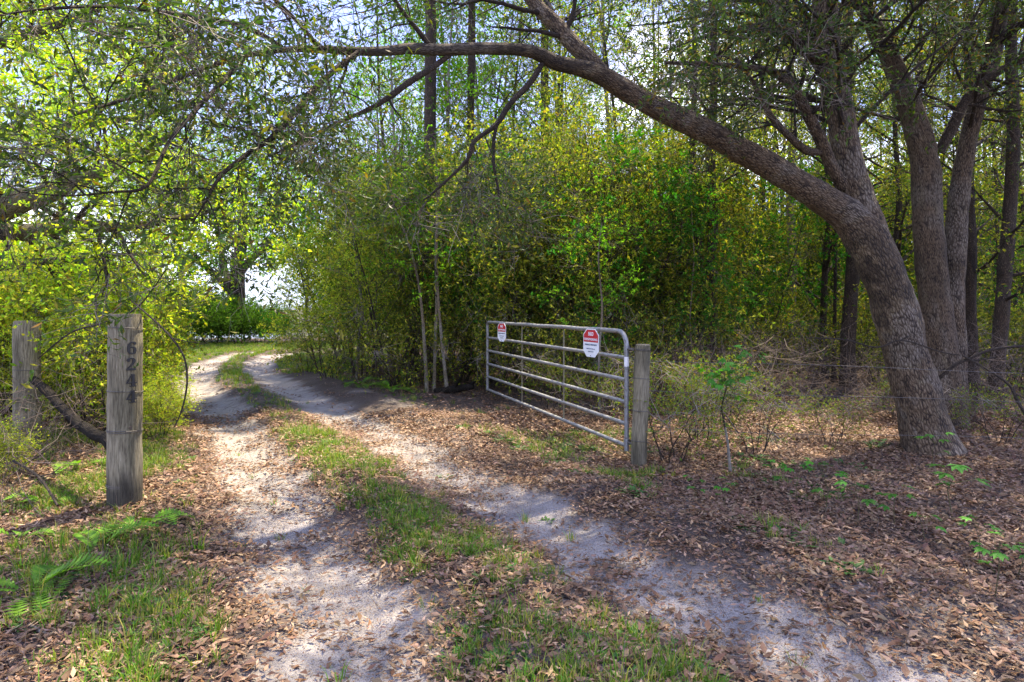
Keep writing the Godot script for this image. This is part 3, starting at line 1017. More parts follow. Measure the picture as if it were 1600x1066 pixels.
func label_rows() -> void:
	# things of one kind behind one landmark, told apart by their order
	var count := ["leftmost", "second", "third", "fourth", "fifth", "sixth", "seventh", "eighth", "ninth", "tenth", "eleventh", "twelfth", "thirteenth", "fourteenth", "fifteenth", "sixteenth", "seventeenth", "eighteenth"]
	for key in rows:
		var r: Array = rows[key]
		r.sort_custom(func(a, b): return a[0] < b[0])
		var w: PackedStringArray = key.split("|")
		for k in r.size():
			var label := w[0] + " deep in the wood, " + w[1]
			if r.size() > 1:
				label = count[mini(k, 17)] + (" of the " if k == 0 else " from left of the ") + w[0] + ("es deep " if w[0].ends_with("sh") else "s deep ") + w[1]
			r[k][1].set_meta("label", label)

func build_trees() -> void:
	var qb := {"levels": 2, "wander": [0.15, 0.2, 0.3], "up": [0.05, 0.03, 0.0], "kids": [0, 5, 0], "from": [0.2, 0.25, 0.2], "ratio": [0.5, 0.5, 0.5], "angle": [0.8, 0.75, 0.8], "sprays": 3, "wood": Color(0.8, 0.75, 0.7), "cone": false}
	# the pair of stems behind the leaning oak
	var second := trunk_tree("forked_tree", "dark tree close behind the leaning oak, forking low into two slanting trunks", "tree",
		[[1478, 668, 8.6, 34], [1474, 620, 8.6, 26], [1466, 520, 8.6, 23], [1456, 420, 8.6, 22], [1449, 330, 8.6, 21], [1444, 250, 8.6, 20], [1424, 172, 8.55, 17], [1394, 98, 8.5, 14], [1362, 35, 8.5, 12], [1335, -30, 8.5, 11], [1290, -150, 8.5, 9], [1260, -300, 8.6, 4]], M.oak_bark, S.oak_high, 26, 0.5, 1.6, 1.05, Color(1.2, 1.15, 0.9), qb, "", 20)
	var extra := cat(px([[1490, 640, 8.75, 20], [1489, 540, 8.75, 18], [1490, 440, 8.75, 16], [1497, 330, 8.75, 15], [1508, 244, 8.75, 13], [1530, 150, 8.75, 12], [1552, 80, 8.75, 13], [1564, 0, 8.75, 12], [1575, -100, 8.8, 11], [1590, -260, 8.9, 6]]), 5)
	for k in extra[0].size():
		extra[0][k] -= second.position
	var mb := MB.new()
	mb.tube(extra[0], extra[1], 16, Color.WHITE, n_lump, 0.14, true, 0.67, 1.0)
	lichen(mb)
	mb.smooth()
	part("trunk", mb.done(M.oak_bark), second)
	var small := cat(px([[1468, 238, 8.6, 8], [1490, 195, 8.5, 8], [1510, 155, 8.4, 7], [1545, 122, 8.3, 6], [1600, 90, 8.1, 5]]), 4)
	var wood := MB.new()
	var tips := []
	for k in small[0].size():
		small[0][k] -= second.position
	wood.tube(small[0], small[1], 8, Color.WHITE, n_lump, 0.14, true, 1, 1.5)
	dress(wood, tips, extra, 24, 0.45, 1.5, 0.1, qb)
	dress(wood, tips, small, 8, 0.3, 1.0, 0.0, qb)
	part("branchwork", wood.done(M.bark), second, true)
	foliage("crown", S.oak_high, tips, 1.0, Color(1.15, 1.05, 0.9), 0.25, second)

	# single trunks standing in the wood
	var qs := qb.duplicate()
	qs.sprays = 2
	qs.kids = [0, 4, 0]
	var singles := [
		["slim dark trunk in the shade just beyond the forked tree", [[1521, 640, 10.6, 13], [1518, 560, 10.6, 9.5], [1516, 480, 10.6, 9], [1517, 380, 10.6, 8.5], [1513, 280, 10.6, 8], [1518, 150, 10.6, 7], [1512, -20, 10.7, 6], [1515, -200, 10.7, 3]], M.bark, 14, 0.35],
		["dark bent trunk at the right edge of the wood, beyond the fence wires", [[1552, 650, 10.0, 16], [1557, 590, 10.0, 11], [1563, 520, 10.0, 10.5], [1570, 430, 10.0, 10], [1578, 330, 10.0, 9.5], [1584, 200, 10.0, 9], [1580, 60, 10.1, 8], [1590, -150, 10.2, 5]], M.bark, 14, 0.35],
		["reddish brown trunk in the clearing between gate and leaning oak", [[1326, 618, 12.6, 14], [1325, 560, 12.6, 11], [1328, 480, 12.6, 10.5], [1334, 400, 12.6, 10], [1330, 300, 12.6, 9.5], [1322, 180, 12.6, 8.5], [1326, 40, 12.7, 7], [1320, -160, 12.8, 4]], M.bark, 14, 0.4],
		["pale thin trunk far in the wood under the arching limb", [[1238, 590, 17.0, 8], [1237, 500, 17.0, 6.5], [1238, 400, 17.0, 6.5], [1235, 310, 17.0, 6], [1238, 180, 17.0, 5.5], [1232, 40, 17.0, 5], [1230, -120, 17.0, 3]], M.pale_bark, 12, 0.5],
		["vine-hung dark trunk behind the gate post", [[1106, 626, 11.4, 11], [1108, 540, 11.4, 8.5], [1111, 440, 11.4, 8], [1114, 340, 11.4, 8], [1110, 240, 11.4, 7], [1116, 120, 11.4, 6], [1112, -40, 11.5, 4]], M.bark, 12, 0.4],
		["slender twin of the vine-hung trunk, a step to its left", [[1088, 624, 11.6, 8], [1092, 540, 11.6, 6], [1096, 440, 11.6, 5.5], [1090, 340, 11.6, 5], [1082, 230, 11.6, 4.5], [1086, 100, 11.7, 4], [1080, -40, 11.7, 2]], M.bark, 10, 0.4],
	]
	for s in singles:
		trunk_tree("forest_tree", s[0], "tree", s[1], s[2], S.olive, s[3], s[4], 1.1, 1.0, Color(1, 1, 1), qs, "trees standing in the wood")
	for k in 16:
		var d := rf(11.0, 22.0)
		var x := rf(1020, 1620)
		var w := rf(0.022, 0.05) / d * F
		var l := rf(-30, 30)
		var foot := HOR + F * EYE / d
		in_row(trunk_tree("forest_tree", "thin dark stem in the shade of the wood", "tree", [[x, foot + 4, d, w * 1.3], [x + l * 0.3, foot - 130, d, w], [x + l * 0.5, foot - 280, d, w * 0.9], [x + l, foot - 450, d, w * 0.75], [x + l * 0.8, foot - 640, d, w * 0.4]], M.bark, S.olive, 9, 0.3, 0.9, 0.95, Color(1, 1, 1), qs, "thin stems right of the gate", 7), "thin dark stem", x)
	var pines := [
		["tall straight pine with dark flaking bark behind the pale saplings", [[676, 606, 14.2, 13], [675, 540, 14.2, 10.5], [675, 440, 14.2, 10], [674, 330, 14.2, 10], [672, 200, 14.2, 9.5], [673, 80, 14.2, 9], [672, -60, 14.2, 8.5], [674, -260, 14.2, 7], [676, -460, 14.3, 3]]],
		["second pine, thinner, standing left of the gate's far end", [[731, 600, 15.0, 9], [731, 540, 15.0, 7], [732, 440, 15.0, 6.5], [734, 330, 15.0, 6.5], [735, 200, 15.0, 6], [737, 60, 15.0, 6], [738, -100, 15.0, 5], [740, -300, 15.0, 3]]],
		["distant pine rising above the middle of the gate", [[852, 575, 21.0, 8], [853, 460, 21.0, 7], [852, 300, 21.0, 6.5], [851, 150, 21.0, 6.5], [852, 0, 21.0, 6], [854, -160, 21.0, 5], [856, -260, 21.0, 3]]],
	]
	for s in pines:
		trunk_tree("pine_tree", s[0], "tree", s[1], M.bark, S.needles, 22, 0.78, 1.6, 1.2, Color(1, 1, 1), qb, "pines behind the gate")

	# understory trees: a few kinds, then copies
	var qu := {"levels": 2, "wander": [0.14, 0.2, 0.3], "up": [0.05, 0.06, 0.02], "kids": [11, 5, 0], "from": [0.1, 0.2, 0.2], "ratio": [0.32, 0.5, 0.5], "angle": [0.85, 0.7, 0.8], "sprays": 3, "top": 0.25}
	var protos := {}
	for k in 4:
		var stems := []
		for s in 4 + k % 2:
			var a := TAU * s / 4.0 + rf(-0.5, 0.5)
			stems.append([Vector3(cos(a), 0, sin(a)) * rf(0.05, 0.3), Vector3(cos(a) * 0.28, 1, sin(a) * 0.28).normalized(), rf(3.6, 5.4), rf(0.02, 0.035)])
		protos["u%d" % k] = [stems, S.gold if k == 0 else S.olive]
	var big_shrub := plant("yellow_shrub", "large sunlit yellow-green shrub where the track bends behind it", "shrub", onto(570, 14.8), protos.u0[0], qu, M.bark, S.gold, 1.0, Color(1.15, 1.1, 1.0), "yellow shrubs at the bend", 20)
	dup(big_shrub, onto(505, 15.2), 1.2, 0.68, "yellow-green shrub at the left foot of the large yellow shrub, beside the rut", "shrub", "yellow shrubs at the bend")
	dup(big_shrub, onto(635, 14.4), 2.9, 0.85, "yellow-green shrub behind the pale saplings, right of the large yellow shrub", "shrub", "yellow shrubs at the bend")
	var under := []
	for k in [1, 2, 3]:
		under.append([protos["u%d" % k][0], S.olive])
	var made := []
	var edge := [
		# column, depth, size, tint, label
		[612, 12.8, 0.55, 2, "low bushy olive shrub tree left of the pale saplings"],
		[660, 15.2, 0.9, 0, "tall olive shrub tree crowding the big pine's trunk"],
		[712, 13.6, 0.9, 1, "leafy shrub tree between the two pines"],
		[768, 13.4, 1.0, 2, "shrub tree just behind the gate's far end"],
		[825, 12.6, 0.95, 0, "fine-leaved shrub tree behind the small warning sign"],
		[880, 12.8, 1.1, 1, "tall fine-leaved shrub tree behind the middle of the gate"],
		[935, 11.8, 0.95, 2, "shrub tree behind the large warning sign"],
		[990, 12.0, 1.0, 0, "shrub tree rising behind the gate's hinge end"],
		[1045, 12.4, 1.05, 1, "shrub tree just right of the gate post"],
		[1160, 13.6, 1.0, 2, "shrub tree under the arching limb, right of the vine"],
	]
	for e in edge:
		var k: int = e[3]
		if made.size() < 3:
			made.append(plant("shrub_tree", e[4], "small tree", onto(e[0], e[1]), under[made.size()][0], qu, M.bark, [S.olive, S.olive, [S.olive[0], S.deep[0], S.rusty[0]]][made.size()], 1.15, [Color(0.92, 0.97, 0.9), Color(0.98, 0.92, 0.85), Color(0.8, 0.88, 0.9)][made.size()], "shrub trees along the wood's edge", 25))
		else:
			dup(made[k], onto(e[0], e[1]), rf(0, TAU), e[2], e[4], "small tree", "shrub trees along the wood's edge")
	# second and third rows, hardly told apart
	for k in 36:
		var d := rf(15.5, 30.0)
		var col := rf(500, 1640)
		if col > 1230 and d < 17.0:
			d += 5.0
		in_row(dup(made[k % 3], onto(col, d), rf(0, TAU), rf(0.8, 1.35), "olive shrub tree deep in the wood", "small tree", "shrub trees deep in the wood"), "olive shrub tree", col)
	# young bright-green trees
	var qf := {"levels": 2, "wander": [0.07, 0.18, 0.3], "up": [0.06, 0.06, 0.02], "kids": [17, 5, 0], "from": [0.25, 0.2, 0.2], "ratio": [0.27, 0.5, 0.5], "angle": [0.95, 0.7, 0.8], "sprays": 2, "top": 0.2}
	var fr := [
		[640, 16.0, 9.5, "young bright-green tree above the yellow shrub"],
		[705, 15.6, 10.5, "bright-green tree with its crown around the big pine"],
		[770, 18.0, 11.0, "bright-green tree left of the pines, set back"],
	]
	var fp := []
	for e in fr:
		fp.append(plant("young_tree", e[3], "tree", onto(e[0], e[1]), [[Vector3.ZERO, Vector3(rf(-0.06, 0.06), 1, 0).normalized(), e[2], 0.075]], qf, M.pale_bark, S.fresh, 0.9, Color(1, 1, 1), "bright-green young trees"))
	for e in [[640, 20.0, 1.2, "tall bright-green tree far behind the saplings"], [790, 21.0, 1.2, "bright-green tree behind the gate's far end"], [900, 24.0, 1.3, "bright-green tree in the wood behind the large sign"], [1225, 22.0, 1.25, "sunlit bright-green tree seen under the arching limb"], [1100, 26.0, 1.3, "bright-green tree beyond the vine-hung trunk"], [1400, 24.0, 1.2, "bright-green tree between leaning oak and forked tree"], [1570, 22.0, 1.2, "bright-green tree at the right edge beyond the trunks"]]:
		dup(fp[rng.randi() % 3], onto(e[0], e[1]), rf(0, TAU), e[2], e[3], "tree", "bright-green young trees")
	# tall trees closing the wood
	var qt := {"levels": 2, "wander": [0.05, 0.18, 0.3], "up": [0.05, 0.05, 0.0], "kids": [20, 5, 0], "from": [0.18, 0.2, 0.2], "ratio": [0.26, 0.5, 0.5], "angle": [1.0, 0.7, 0.8], "sprays": 2, "top": 0.2}
	var tall := []
	for k in 3:
		tall.append(plant("tall_tree", ["tall wood tree in the far row, behind the pines", "tall wood tree in the far row, behind the gate", "tall wood tree in the far row, behind the leaning oak"][k], "tree", onto([620.0, 900.0, 1380.0][k], [33.0, 36.0, 34.0][k]), [[Vector3.ZERO, Vector3.UP, 14.0, 0.15]], qt, M.bark, S.far_green, 0.9, Color(0.9, 0.95, 0.9), "tall trees closing the wood"))
	for k in 26:
		var tx := 470.0 + 1250.0 * (k + rng.randf()) / 26.0
		in_row(dup(tall[k % 3], onto(tx, rf(31.0, 60.0)), rf(0, TAU), rf(0.8, 1.25), "tall wood tree closing the far wood", "tree", "tall trees closing the wood"), "tall far tree", tx)

	var qo := {"levels": 2, "wander": [0.1, 0.2, 0.3], "up": [0.05, 0.04, 0.0], "kids": [22, 6, 0], "from": [0.16, 0.2, 0.2], "ratio": [0.26, 0.5, 0.5], "angle": [1.0, 0.7, 0.8], "sprays": 3, "top": 0.2, "cone": false}
	var wo := []
	for e in [[1290, 14.0, "leafy olive wood tree filling the gap left of the leaning oak's trunk"], [1610, 13.0, "leafy olive wood tree at the right edge behind the dark bent trunk"]]:
		wo.append(plant("wood_tree", e[2], "tree", onto(e[0], e[1]), [[Vector3.ZERO, Vector3(rf(-0.05, 0.05), 1, 0).normalized(), 8.6, 0.08]], qo, M.bark, S.olive, 1.1, Color(1, 1, 1), "leafy wood trees", 60))
	for e in [[1400, 12.8, 1.05, "leafy wood tree between the leaning oak and the forked tree"], [1500, 14.5, 1.1, "leafy wood tree behind the forked tree"], [1180, 16.5, 1.15, "leafy wood tree far under the arching limb"], [1060, 15.0, 1.0, "leafy wood tree behind the vine-hung trunk"], [960, 15.5, 1.05, "leafy wood tree behind the large warning sign"], [850, 17.0, 1.1, "leafy wood tree behind the gate's middle stay"], [770, 16.0, 0.95, "leafy wood tree behind the gate's free end"], [1560, 17.5, 1.2, "leafy wood tree well behind the slim dark trunk"], [1340, 18.0, 1.2, "leafy wood tree behind the reddish brown trunk"], [1680, 11.5, 1.0, "leafy wood tree just outside the right edge, its boughs reaching in"]]:
		dup(wo[rng.randi() % 2], onto(e[0], e[1]), rf(0, TAU), e[2], e[3], "tree", "leafy wood trees")

	for e in [[610, 20.0, 1.45, "tall leafy wood tree rising above the yellow shrubs"], [700, 23.0, 1.6, "tall leafy wood tree rising between the two pines"], [800, 20.0, 1.4, "tall leafy wood tree rising above the gate's free end"], [880, 22.0, 1.55, "tall leafy wood tree rising above the middle of the gate"], [960, 19.0, 1.4, "tall leafy wood tree rising above the large warning sign"], [1040, 21.0, 1.5, "tall leafy wood tree rising above the gate post"], [1130, 20.0, 1.45, "tall leafy wood tree rising beyond the vine-hung trunk"], [1215, 23.0, 1.6, "tall leafy wood tree rising beyond the pale thin trunk"], [1440, 20.0, 1.5, "tall leafy wood tree rising behind the fork of the forked tree"], [1620, 19.0, 1.4, "tall leafy wood tree rising at the right edge"]]:
		dup(fp[rng.randi() % 3] if rng.randf() < 0.5 else wo[rng.randi() % 2], onto(e[0], e[1]), rf(0, TAU), e[2] * 0.95, e[3], "tree", "tall leafy wood trees")
	# the broad tree past the bend, its shrubs, and the left side
	var broad_q := qb.duplicate()
	broad_q.kids = [0, 6, 0]
	broad_q.sprays = 3
	var broad := trunk_tree("broad_tree", "broad green tree with a forked trunk standing past the bend of the track", "tree",
		[[369, 522, 29.0, 18], [369, 490, 29.0, 14], [370, 460, 29.0, 12], [371, 435, 29.0, 11], [371, 410, 29.0, 9], [378, 380, 29.0, 8], [380, 330, 29.0, 6], [376, 280, 29.0, 4], [380, 240, 29.0, 2]], M.bark, S.fresh, 26, 0.35, 3.6, 1.5, Color(0.9, 0.95, 0.9), broad_q, "", 12)
	var arms := [[[369, 470, 29.0, 8], [350, 445, 28.8, 6], [325, 420, 28.5, 5], [300, 395, 28.0, 3]], [[372, 430, 29.0, 7], [392, 405, 29.0, 6], [410, 390, 29.2, 5], [430, 365, 29.5, 3]], [[369, 460, 29.0, 6], [352, 425, 29.4, 5], [345, 390, 29.8, 4], [335, 340, 30.0, 2]]]
	for a in arms:
		var c := cat(px(a), 4)
		for k in c[0].size():
			c[0][k] -= broad.position
		var am := MB.new()
		am.tube(c[0], c[1], 8, Color.WHITE, n_lump, 0.1, true, 1, 0.8)
		part("limb", am.done(M.bark), broad)
		var aw := MB.new()
		var at := []
		dress(aw, at, c, 8, 0.3, 3.0, 0.3, broad_q)
		part("branchwork", aw.done(M.bark), broad, true)
		foliage("crown", [S.fresh[0]], at, 1.5, Color(0.9, 0.95, 0.9), 0.25, broad)
	trunk_tree("forest_tree", "slim grey tree left of the broad green tree", "tree", [[285, 530, 27.0, 6], [285, 490, 27.0, 5], [284, 440, 27.0, 5], [280, 380, 27.0, 4], [284, 300, 27.0, 3], [280, 220, 27.0, 2]], M.pale_bark, S.fresh, 12, 0.45, 1.8, 1.3, Color(1.1, 1.05, 0.9), broad_q, "trees past the bend")
	var qh := {"levels": 2, "wander": [0.2, 0.22, 0.3], "up": [0.05, 0.05, 0.02], "kids": [7, 5, 0], "from": [0.12, 0.2, 0.2], "ratio": [0.4, 0.5, 0.5], "angle": [0.9, 0.7, 0.8], "sprays": 3, "top": 0.3}
	var hs := []
	for k in 2:
		var stems := []
		for s in 6:
			var a := TAU * s / 6.0
			stems.append([Vector3(cos(a), 0, sin(a)) * 0.25, Vector3(cos(a) * 0.45, 1, sin(a) * 0.45).normalized(), rf(1.3, 1.9), 0.016])
		hs.append(stems)
	var green0 := plant("green_shrub", "dark green shrub under the broad tree, left of its trunk", "shrub", onto(330, 27.6), hs[0], qh, M.bark, S.deep, 0.9, Color(1.8, 1.1, 1.2), "green shrubs past the bend")
	for e in [[285, 26.8, 1.1, "dark green shrub farthest from the broad tree, on its left"], [375, 28.0, 0.95, "dark green shrub right in front of the broad tree's trunk"], [405, 28.6, 0.8, "low green shrub between the broad tree and the track's bend"], [305, 29.5, 1.3, "taller green shrub behind those under the broad tree"], [352, 30.0, 1.1, "green shrub behind the broad tree's trunk"], [430, 30.5, 0.8, "green shrub just past the end of the visible track"], [248, 25.0, 1.0, "green shrub where the left verge meets the far shrubs"]]:
		dup(green0, onto(e[0], e[1]), rf(0, TAU), e[2], e[3], "shrub", "green shrubs past the bend")
	var yo := qb.duplicate()
	yo = {"levels": 2, "wander": [0.1, 0.2, 0.3], "up": [0.05, 0.04, 0.0], "kids": [12, 5, 0], "from": [0.3, 0.2, 0.2], "ratio": [0.3, 0.5, 0.5], "angle": [1.0, 0.7, 0.8], "sprays": 3, "top": 0.2, "cone": false}
	var yt := plant("yellow_tree", "sunlit yellow-green tree behind the left posts, its crown under the oak's hanging leaves", "tree", onto(95, 14.0), [[Vector3.ZERO, Vector3(0.04, 1, 0).normalized(), 7.6, 0.09]], yo, M.pale_bark, S.gold, 1.15, Color(1.1, 1.15, 0.9), "sunlit trees on the left", 20)
	for e in [[10, 18.0, 1.25, "tallest sunlit yellow-green tree, set back at the left edge"]]:
		dup(yt, onto(e[0], e[1]), rf(0, TAU), e[2], e[3], "tree", "sunlit trees on the left")
	# sunlit brush behind the posts
	var gold0 := plant("sunlit_bush", "sunlit yellow-green bush behind the numbered post", "bush", onto(175, 10.0), hs[1], qh, M.bark, [S.gold[0], S.gold[1], S.olive[1]], 0.9, Color(1.0, 0.97, 0.9), "sunlit bushes on the left verge", 30)
	for e in [[60, 9.4, 1.1, "sunlit bush just behind the rear fence post"], [-40, 9.4, 1.2, "sunlit bush cut by the picture's edge beside the rear post"], [110, 12.0, 1.3, "taller sunlit bush between the two left posts"], [198, 13.0, 0.7, "small sunlit bush right of the numbered post"], [20, 13.0, 1.5, "tall sunlit bush set back beyond the rear post"], [165, 16.5, 1.35, "sunlit bush on the verge well behind the numbered post"], [90, 19.0, 1.7, "large sunlit bush far behind the left posts"], [208, 20.0, 1.0, "sunlit bush on the far left verge"], [-60, 16.0, 1.9, "large sunlit bush at the picture's edge far behind the rear post"], [205, 24.0, 1.4, "farthest sunlit bush on the left verge"], [108, 9.6, 0.9, "sunlit bush between the two left posts, over the brace rail"], [0, 9.6, 1.0, "sunlit bush between the rear post and the picture's edge"], [-25, 5.6, 0.26, "knee-high sunlit bush at the picture's edge in front of the rear post"], [246, 7.4, 0.35, "small sunlit bush on the grass right of the numbered post"], [150, 7.8, 0.8, "sunlit bush close behind the numbered post"]]:
		dup(gold0, onto(e[0], e[1]), rf(0, TAU), e[2], e[3], "bush", "sunlit bushes on the left verge")
	# the live oak whose mossy limbs reach in from the left
	var lo := thing("live_oak", "mossy live oak reaching in from outside the picture with two heavy limbs", "tree", Vector3(-8.4, 0, -6.6))
	var inv := -lo.position
	var lm := [
		[[-560, 720, 6.6, 60], [-560, 600, 6.6, 48], [-540, 480, 6.6, 44], [-480, 380, 6.6, 38], [-400, 300, 6.6, 34], [-320, 180, 6.7, 28], [-260, 0, 6.8, 22], [-200, -200, 6.9, 12]],
		[[-440, 340, 6.6, 30], [-300, 335, 6.6, 27], [-150, 340, 6.6, 24], [-40, 334, 6.6, 22], [30, 316, 6.6, 19], [90, 296, 6.7, 14], [150, 272, 6.8, 10], [220, 240, 6.9, 6], [280, 200, 7.0, 3]],
		[[-470, 390, 6.6, 24], [-300, 375, 6.8, 20], [-150, 365, 7.0, 17], [-30, 362, 7.2, 15], [60, 362, 7.4, 12], [110, 352, 7.5, 10], [190, 355, 7.7, 8], [260, 345, 7.9, 6], [330, 330, 8.1, 3]],
		[[-380, 280, 6.8, 16], [-200, 235, 7.4, 13], [-60, 215, 8.0, 10], [60, 200, 8.6, 8], [170, 190, 9.0, 6], [270, 170, 9.4, 4], [340, 150, 9.8, 2]],
		[[-400, 420, 6.9, 14], [-240, 430, 7.6, 11], [-80, 425, 8.2, 9], [60, 410, 8.8, 6], [170, 400, 9.4, 4], [250, 395, 9.8, 2]],
		[[-340, 200, 6.7, 18], [-200, 120, 6.8, 15], [-80, 80, 7.0, 12], [20, 60, 7.3, 9], [110, 30, 7.6, 6], [190, 0, 8.0, 3]],
	]
	var lwood := MB.new()
	var ltips := []
	var ql := qb.duplicate()
	ql.sprays = 3
	for k in lm.size():
		var c := cat(px(lm[k]), 6)
		for j in c[0].size():
			c[0][j] += inv
		var b := MB.new()
		b.tube(c[0], c[1], 14, Color.WHITE, n_lump, 0.3, true, 2, 1.4)
		b.smooth()
		part("trunk" if k == 0 else "limb", b.done(M.mossy_bark), lo)
		dress(lwood, ltips, c, [6, 15, 14, 22, 12, 24][k], 0.42, 1.1, 0.1, ql)
	part("branchwork", lwood.done(M.bark), lo, true)
	foliage("crown", S.gold, ltips, 1.0, Color(1, 1.1, 0.9), 0.25, lo)
	# resurrection fern and moss along the limbs
	var fern := []
	for k in [1, 2]:
		var c := cat(px(lm[k]), 14)
		for j in c[0].size():
			for s in 2:
				var d := Vector3(rf(-0.4, 0.4), rf(0.2, 1.0), rf(-0.3, 1.0)).normalized()
				fern.append([Transform3D(toward(d, rf(0.25, 0.45)), c[0][j] + inv + d * c[1][j] * 0.8), Color(1.0, 0.8, 0.8)])
	many("moss", S.rusty[0], fern, lo)

# ------------------------------------------------------------------ gate
func rod(a: Vector3, b: Vector3, r: float, mat: Material, sides := 12) -> ArrayMesh:
	var mb := MB.new()
	mb.tube(PackedVector3Array([a, a.lerp(b, 0.5), b]), PackedFloat32Array([r, r, r]), sides, Color.WHITE, null, 0, true, 1, 2.0)
	return mb.done(mat)

func lettering(text: String, size: float, depth: float, mat: Material, at: Vector3, parent: Node, called: String, font_name := "Droid Sans", bold := true) -> MeshInstance3D:
	var tm := TextMesh.new()
	var f := SystemFont.new()
	f.font_names = PackedStringArray([font_name])
	if bold:
		f.font_weight = 700
	tm.font = f
	tm.text = text
	tm.font_size = 64
	tm.pixel_size = size / 64.0
	tm.depth = depth
	tm.material = mat
	var o := MeshInstance3D.new()
	o.name = called
	o.mesh = tm
	o.position = at
	parent.add_child(o, true)
	return o

func build_gate() -> void:
	var hinge := Vector3(1.185, 0, -6.42)
	var tip := Vector3(-0.43, 0, -10.9)
	hinge.y = 0.16
	tip.y = 0.16
	var L := hinge.distance_to(tip)
	var t := thing("farm_gate", "open galvanised tube farm gate with six rails and two warning signs", "gate", hinge, 0.0)
	var along := (tip - hinge).normalized()
	t.rotation.y = atan2(-along.z, along.x)       # local +x runs from the hinge to the free end
	var h := 1.2
	var R := 0.16
	var fr := MB.new()
	var p := PackedVector3Array()
	# hinge stile up, round the corner, top rail, corner, free stile
	p.append(Vector3(0, -0.03, 0)); p.append(Vector3(0, 0.3, 0)); p.append(Vector3(0, 0.7, 0)); p.append(Vector3(0, h - R, 0))
	for k in range(1, 9):
		var a := PI / 2.0 * k / 8.0
		p.append(Vector3(R - R * cos(a), h - R + R * sin(a), 0))
	for k in range(1, 10):
		p.append(Vector3(lerpf(R, L - 0.07, k / 10.0), h + 0.004 * sin(k * 2.3), 0))
	for k in range(0, 9):
		var a := PI / 2.0 * k / 8.0
		p.append(Vector3(L - 0.07 + 0.07 * sin(a), h - 0.07 + 0.07 * cos(a), 0))
	p.append(Vector3(L, h * 0.5, 0)); p.append(Vector3(L, 0.0, 0))
	var r := PackedFloat32Array()
	r.resize(p.size())
	r.fill(0.0245)
	fr.tube(p, r, 14, Color.WHITE, null, 0, true, 1, 2.0)
	part("frame", fr.done(M.zinc), t)
	for y in [0.93, 0.70, 0.47, 0.245, 0.02]:
		part("rail", rod(Vector3(0.02, y, 0), Vector3(L - 0.02, y, 0), 0.0215, M.zinc), t)
	for x in [0.338, 0.655]:
		var b := MB.new()
		b.box(Vector3(L * x, h * 0.5 + 0.005, 0.0245), Vector3(0.017, 0, 0), Vector3(0, h * 0.5 - 0.002, 0), Vector3(0, 0, 0.003))
		part("stay", b.done(M.stay), t)
	var lab := MB.new()
	lab.tube(PackedVector3Array([Vector3(0, 0.84, 0), Vector3(0, 0.94, 0)]), PackedFloat32Array([0.0252, 0.0252]), 14)
	part("sticker", lab.done(M.paper), t)
	for y in [0.06, 1.02]:
		part("hinge", rod(Vector3(0.0, y, 0), Vector3(-0.13, y, 0.0), 0.012, M.wire), t)
		var col := MB.new()
		col.tube(PackedVector3Array([Vector3(0, y - 0.03, 0), Vector3(0, y + 0.03, 0)]), PackedFloat32Array([0.03, 0.03]), 12)
		part("hinge_collar", col.done(M.zinc), t)
	for k in 9:
		var lk := TorusMesh.new()
		lk.inner_radius = 0.011
		lk.outer_radius = 0.019
		lk.rings = 10
		lk.ring_segments = 6
		lk.material = M.wire
		var f := k / 8.0
		var o := part("chain_link", lk, t)
		o.position = Vector3(-0.02 - 0.1 * f, 0.99 - 0.07 * sin(f * PI), 0.035 + 0.02 * sin(f * PI))
		o.rotation = Vector3(PI / 2 if k % 2 else 0.0, 0.4 * k, 0.3 * sin(k))
		o.scale = Vector3(1.35, 1, 1)
	for y in [0.06, 1.02]:
		var strap := MB.new()
		strap.box(Vector3(-0.05, y + 0.001, 0.031), Vector3(0.05, 0, 0), Vector3(0, 0.02, 0), Vector3(0, 0, 0.003))
		part("hinge_strap", strap.done(M.rusty), t)
	# which side faces the track
	var nrm := Vector3(0, 0, 1).rotated(Vector3.UP, t.rotation.y)
	var sgn := 1.0 if nrm.dot(-hinge) > 0.0 else -1.0
	for s in [[0.1435, 0.27, 0.32, "white and red no-trespassing sign near the hinge end of the gate"], [0.80, 0.25, 0.3, "white and red no-trespassing sign near the free end of the gate"]]:
		sign_plate(t, hinge, along, L * s[0], h, sgn * nrm, s[1], s[2], s[3])

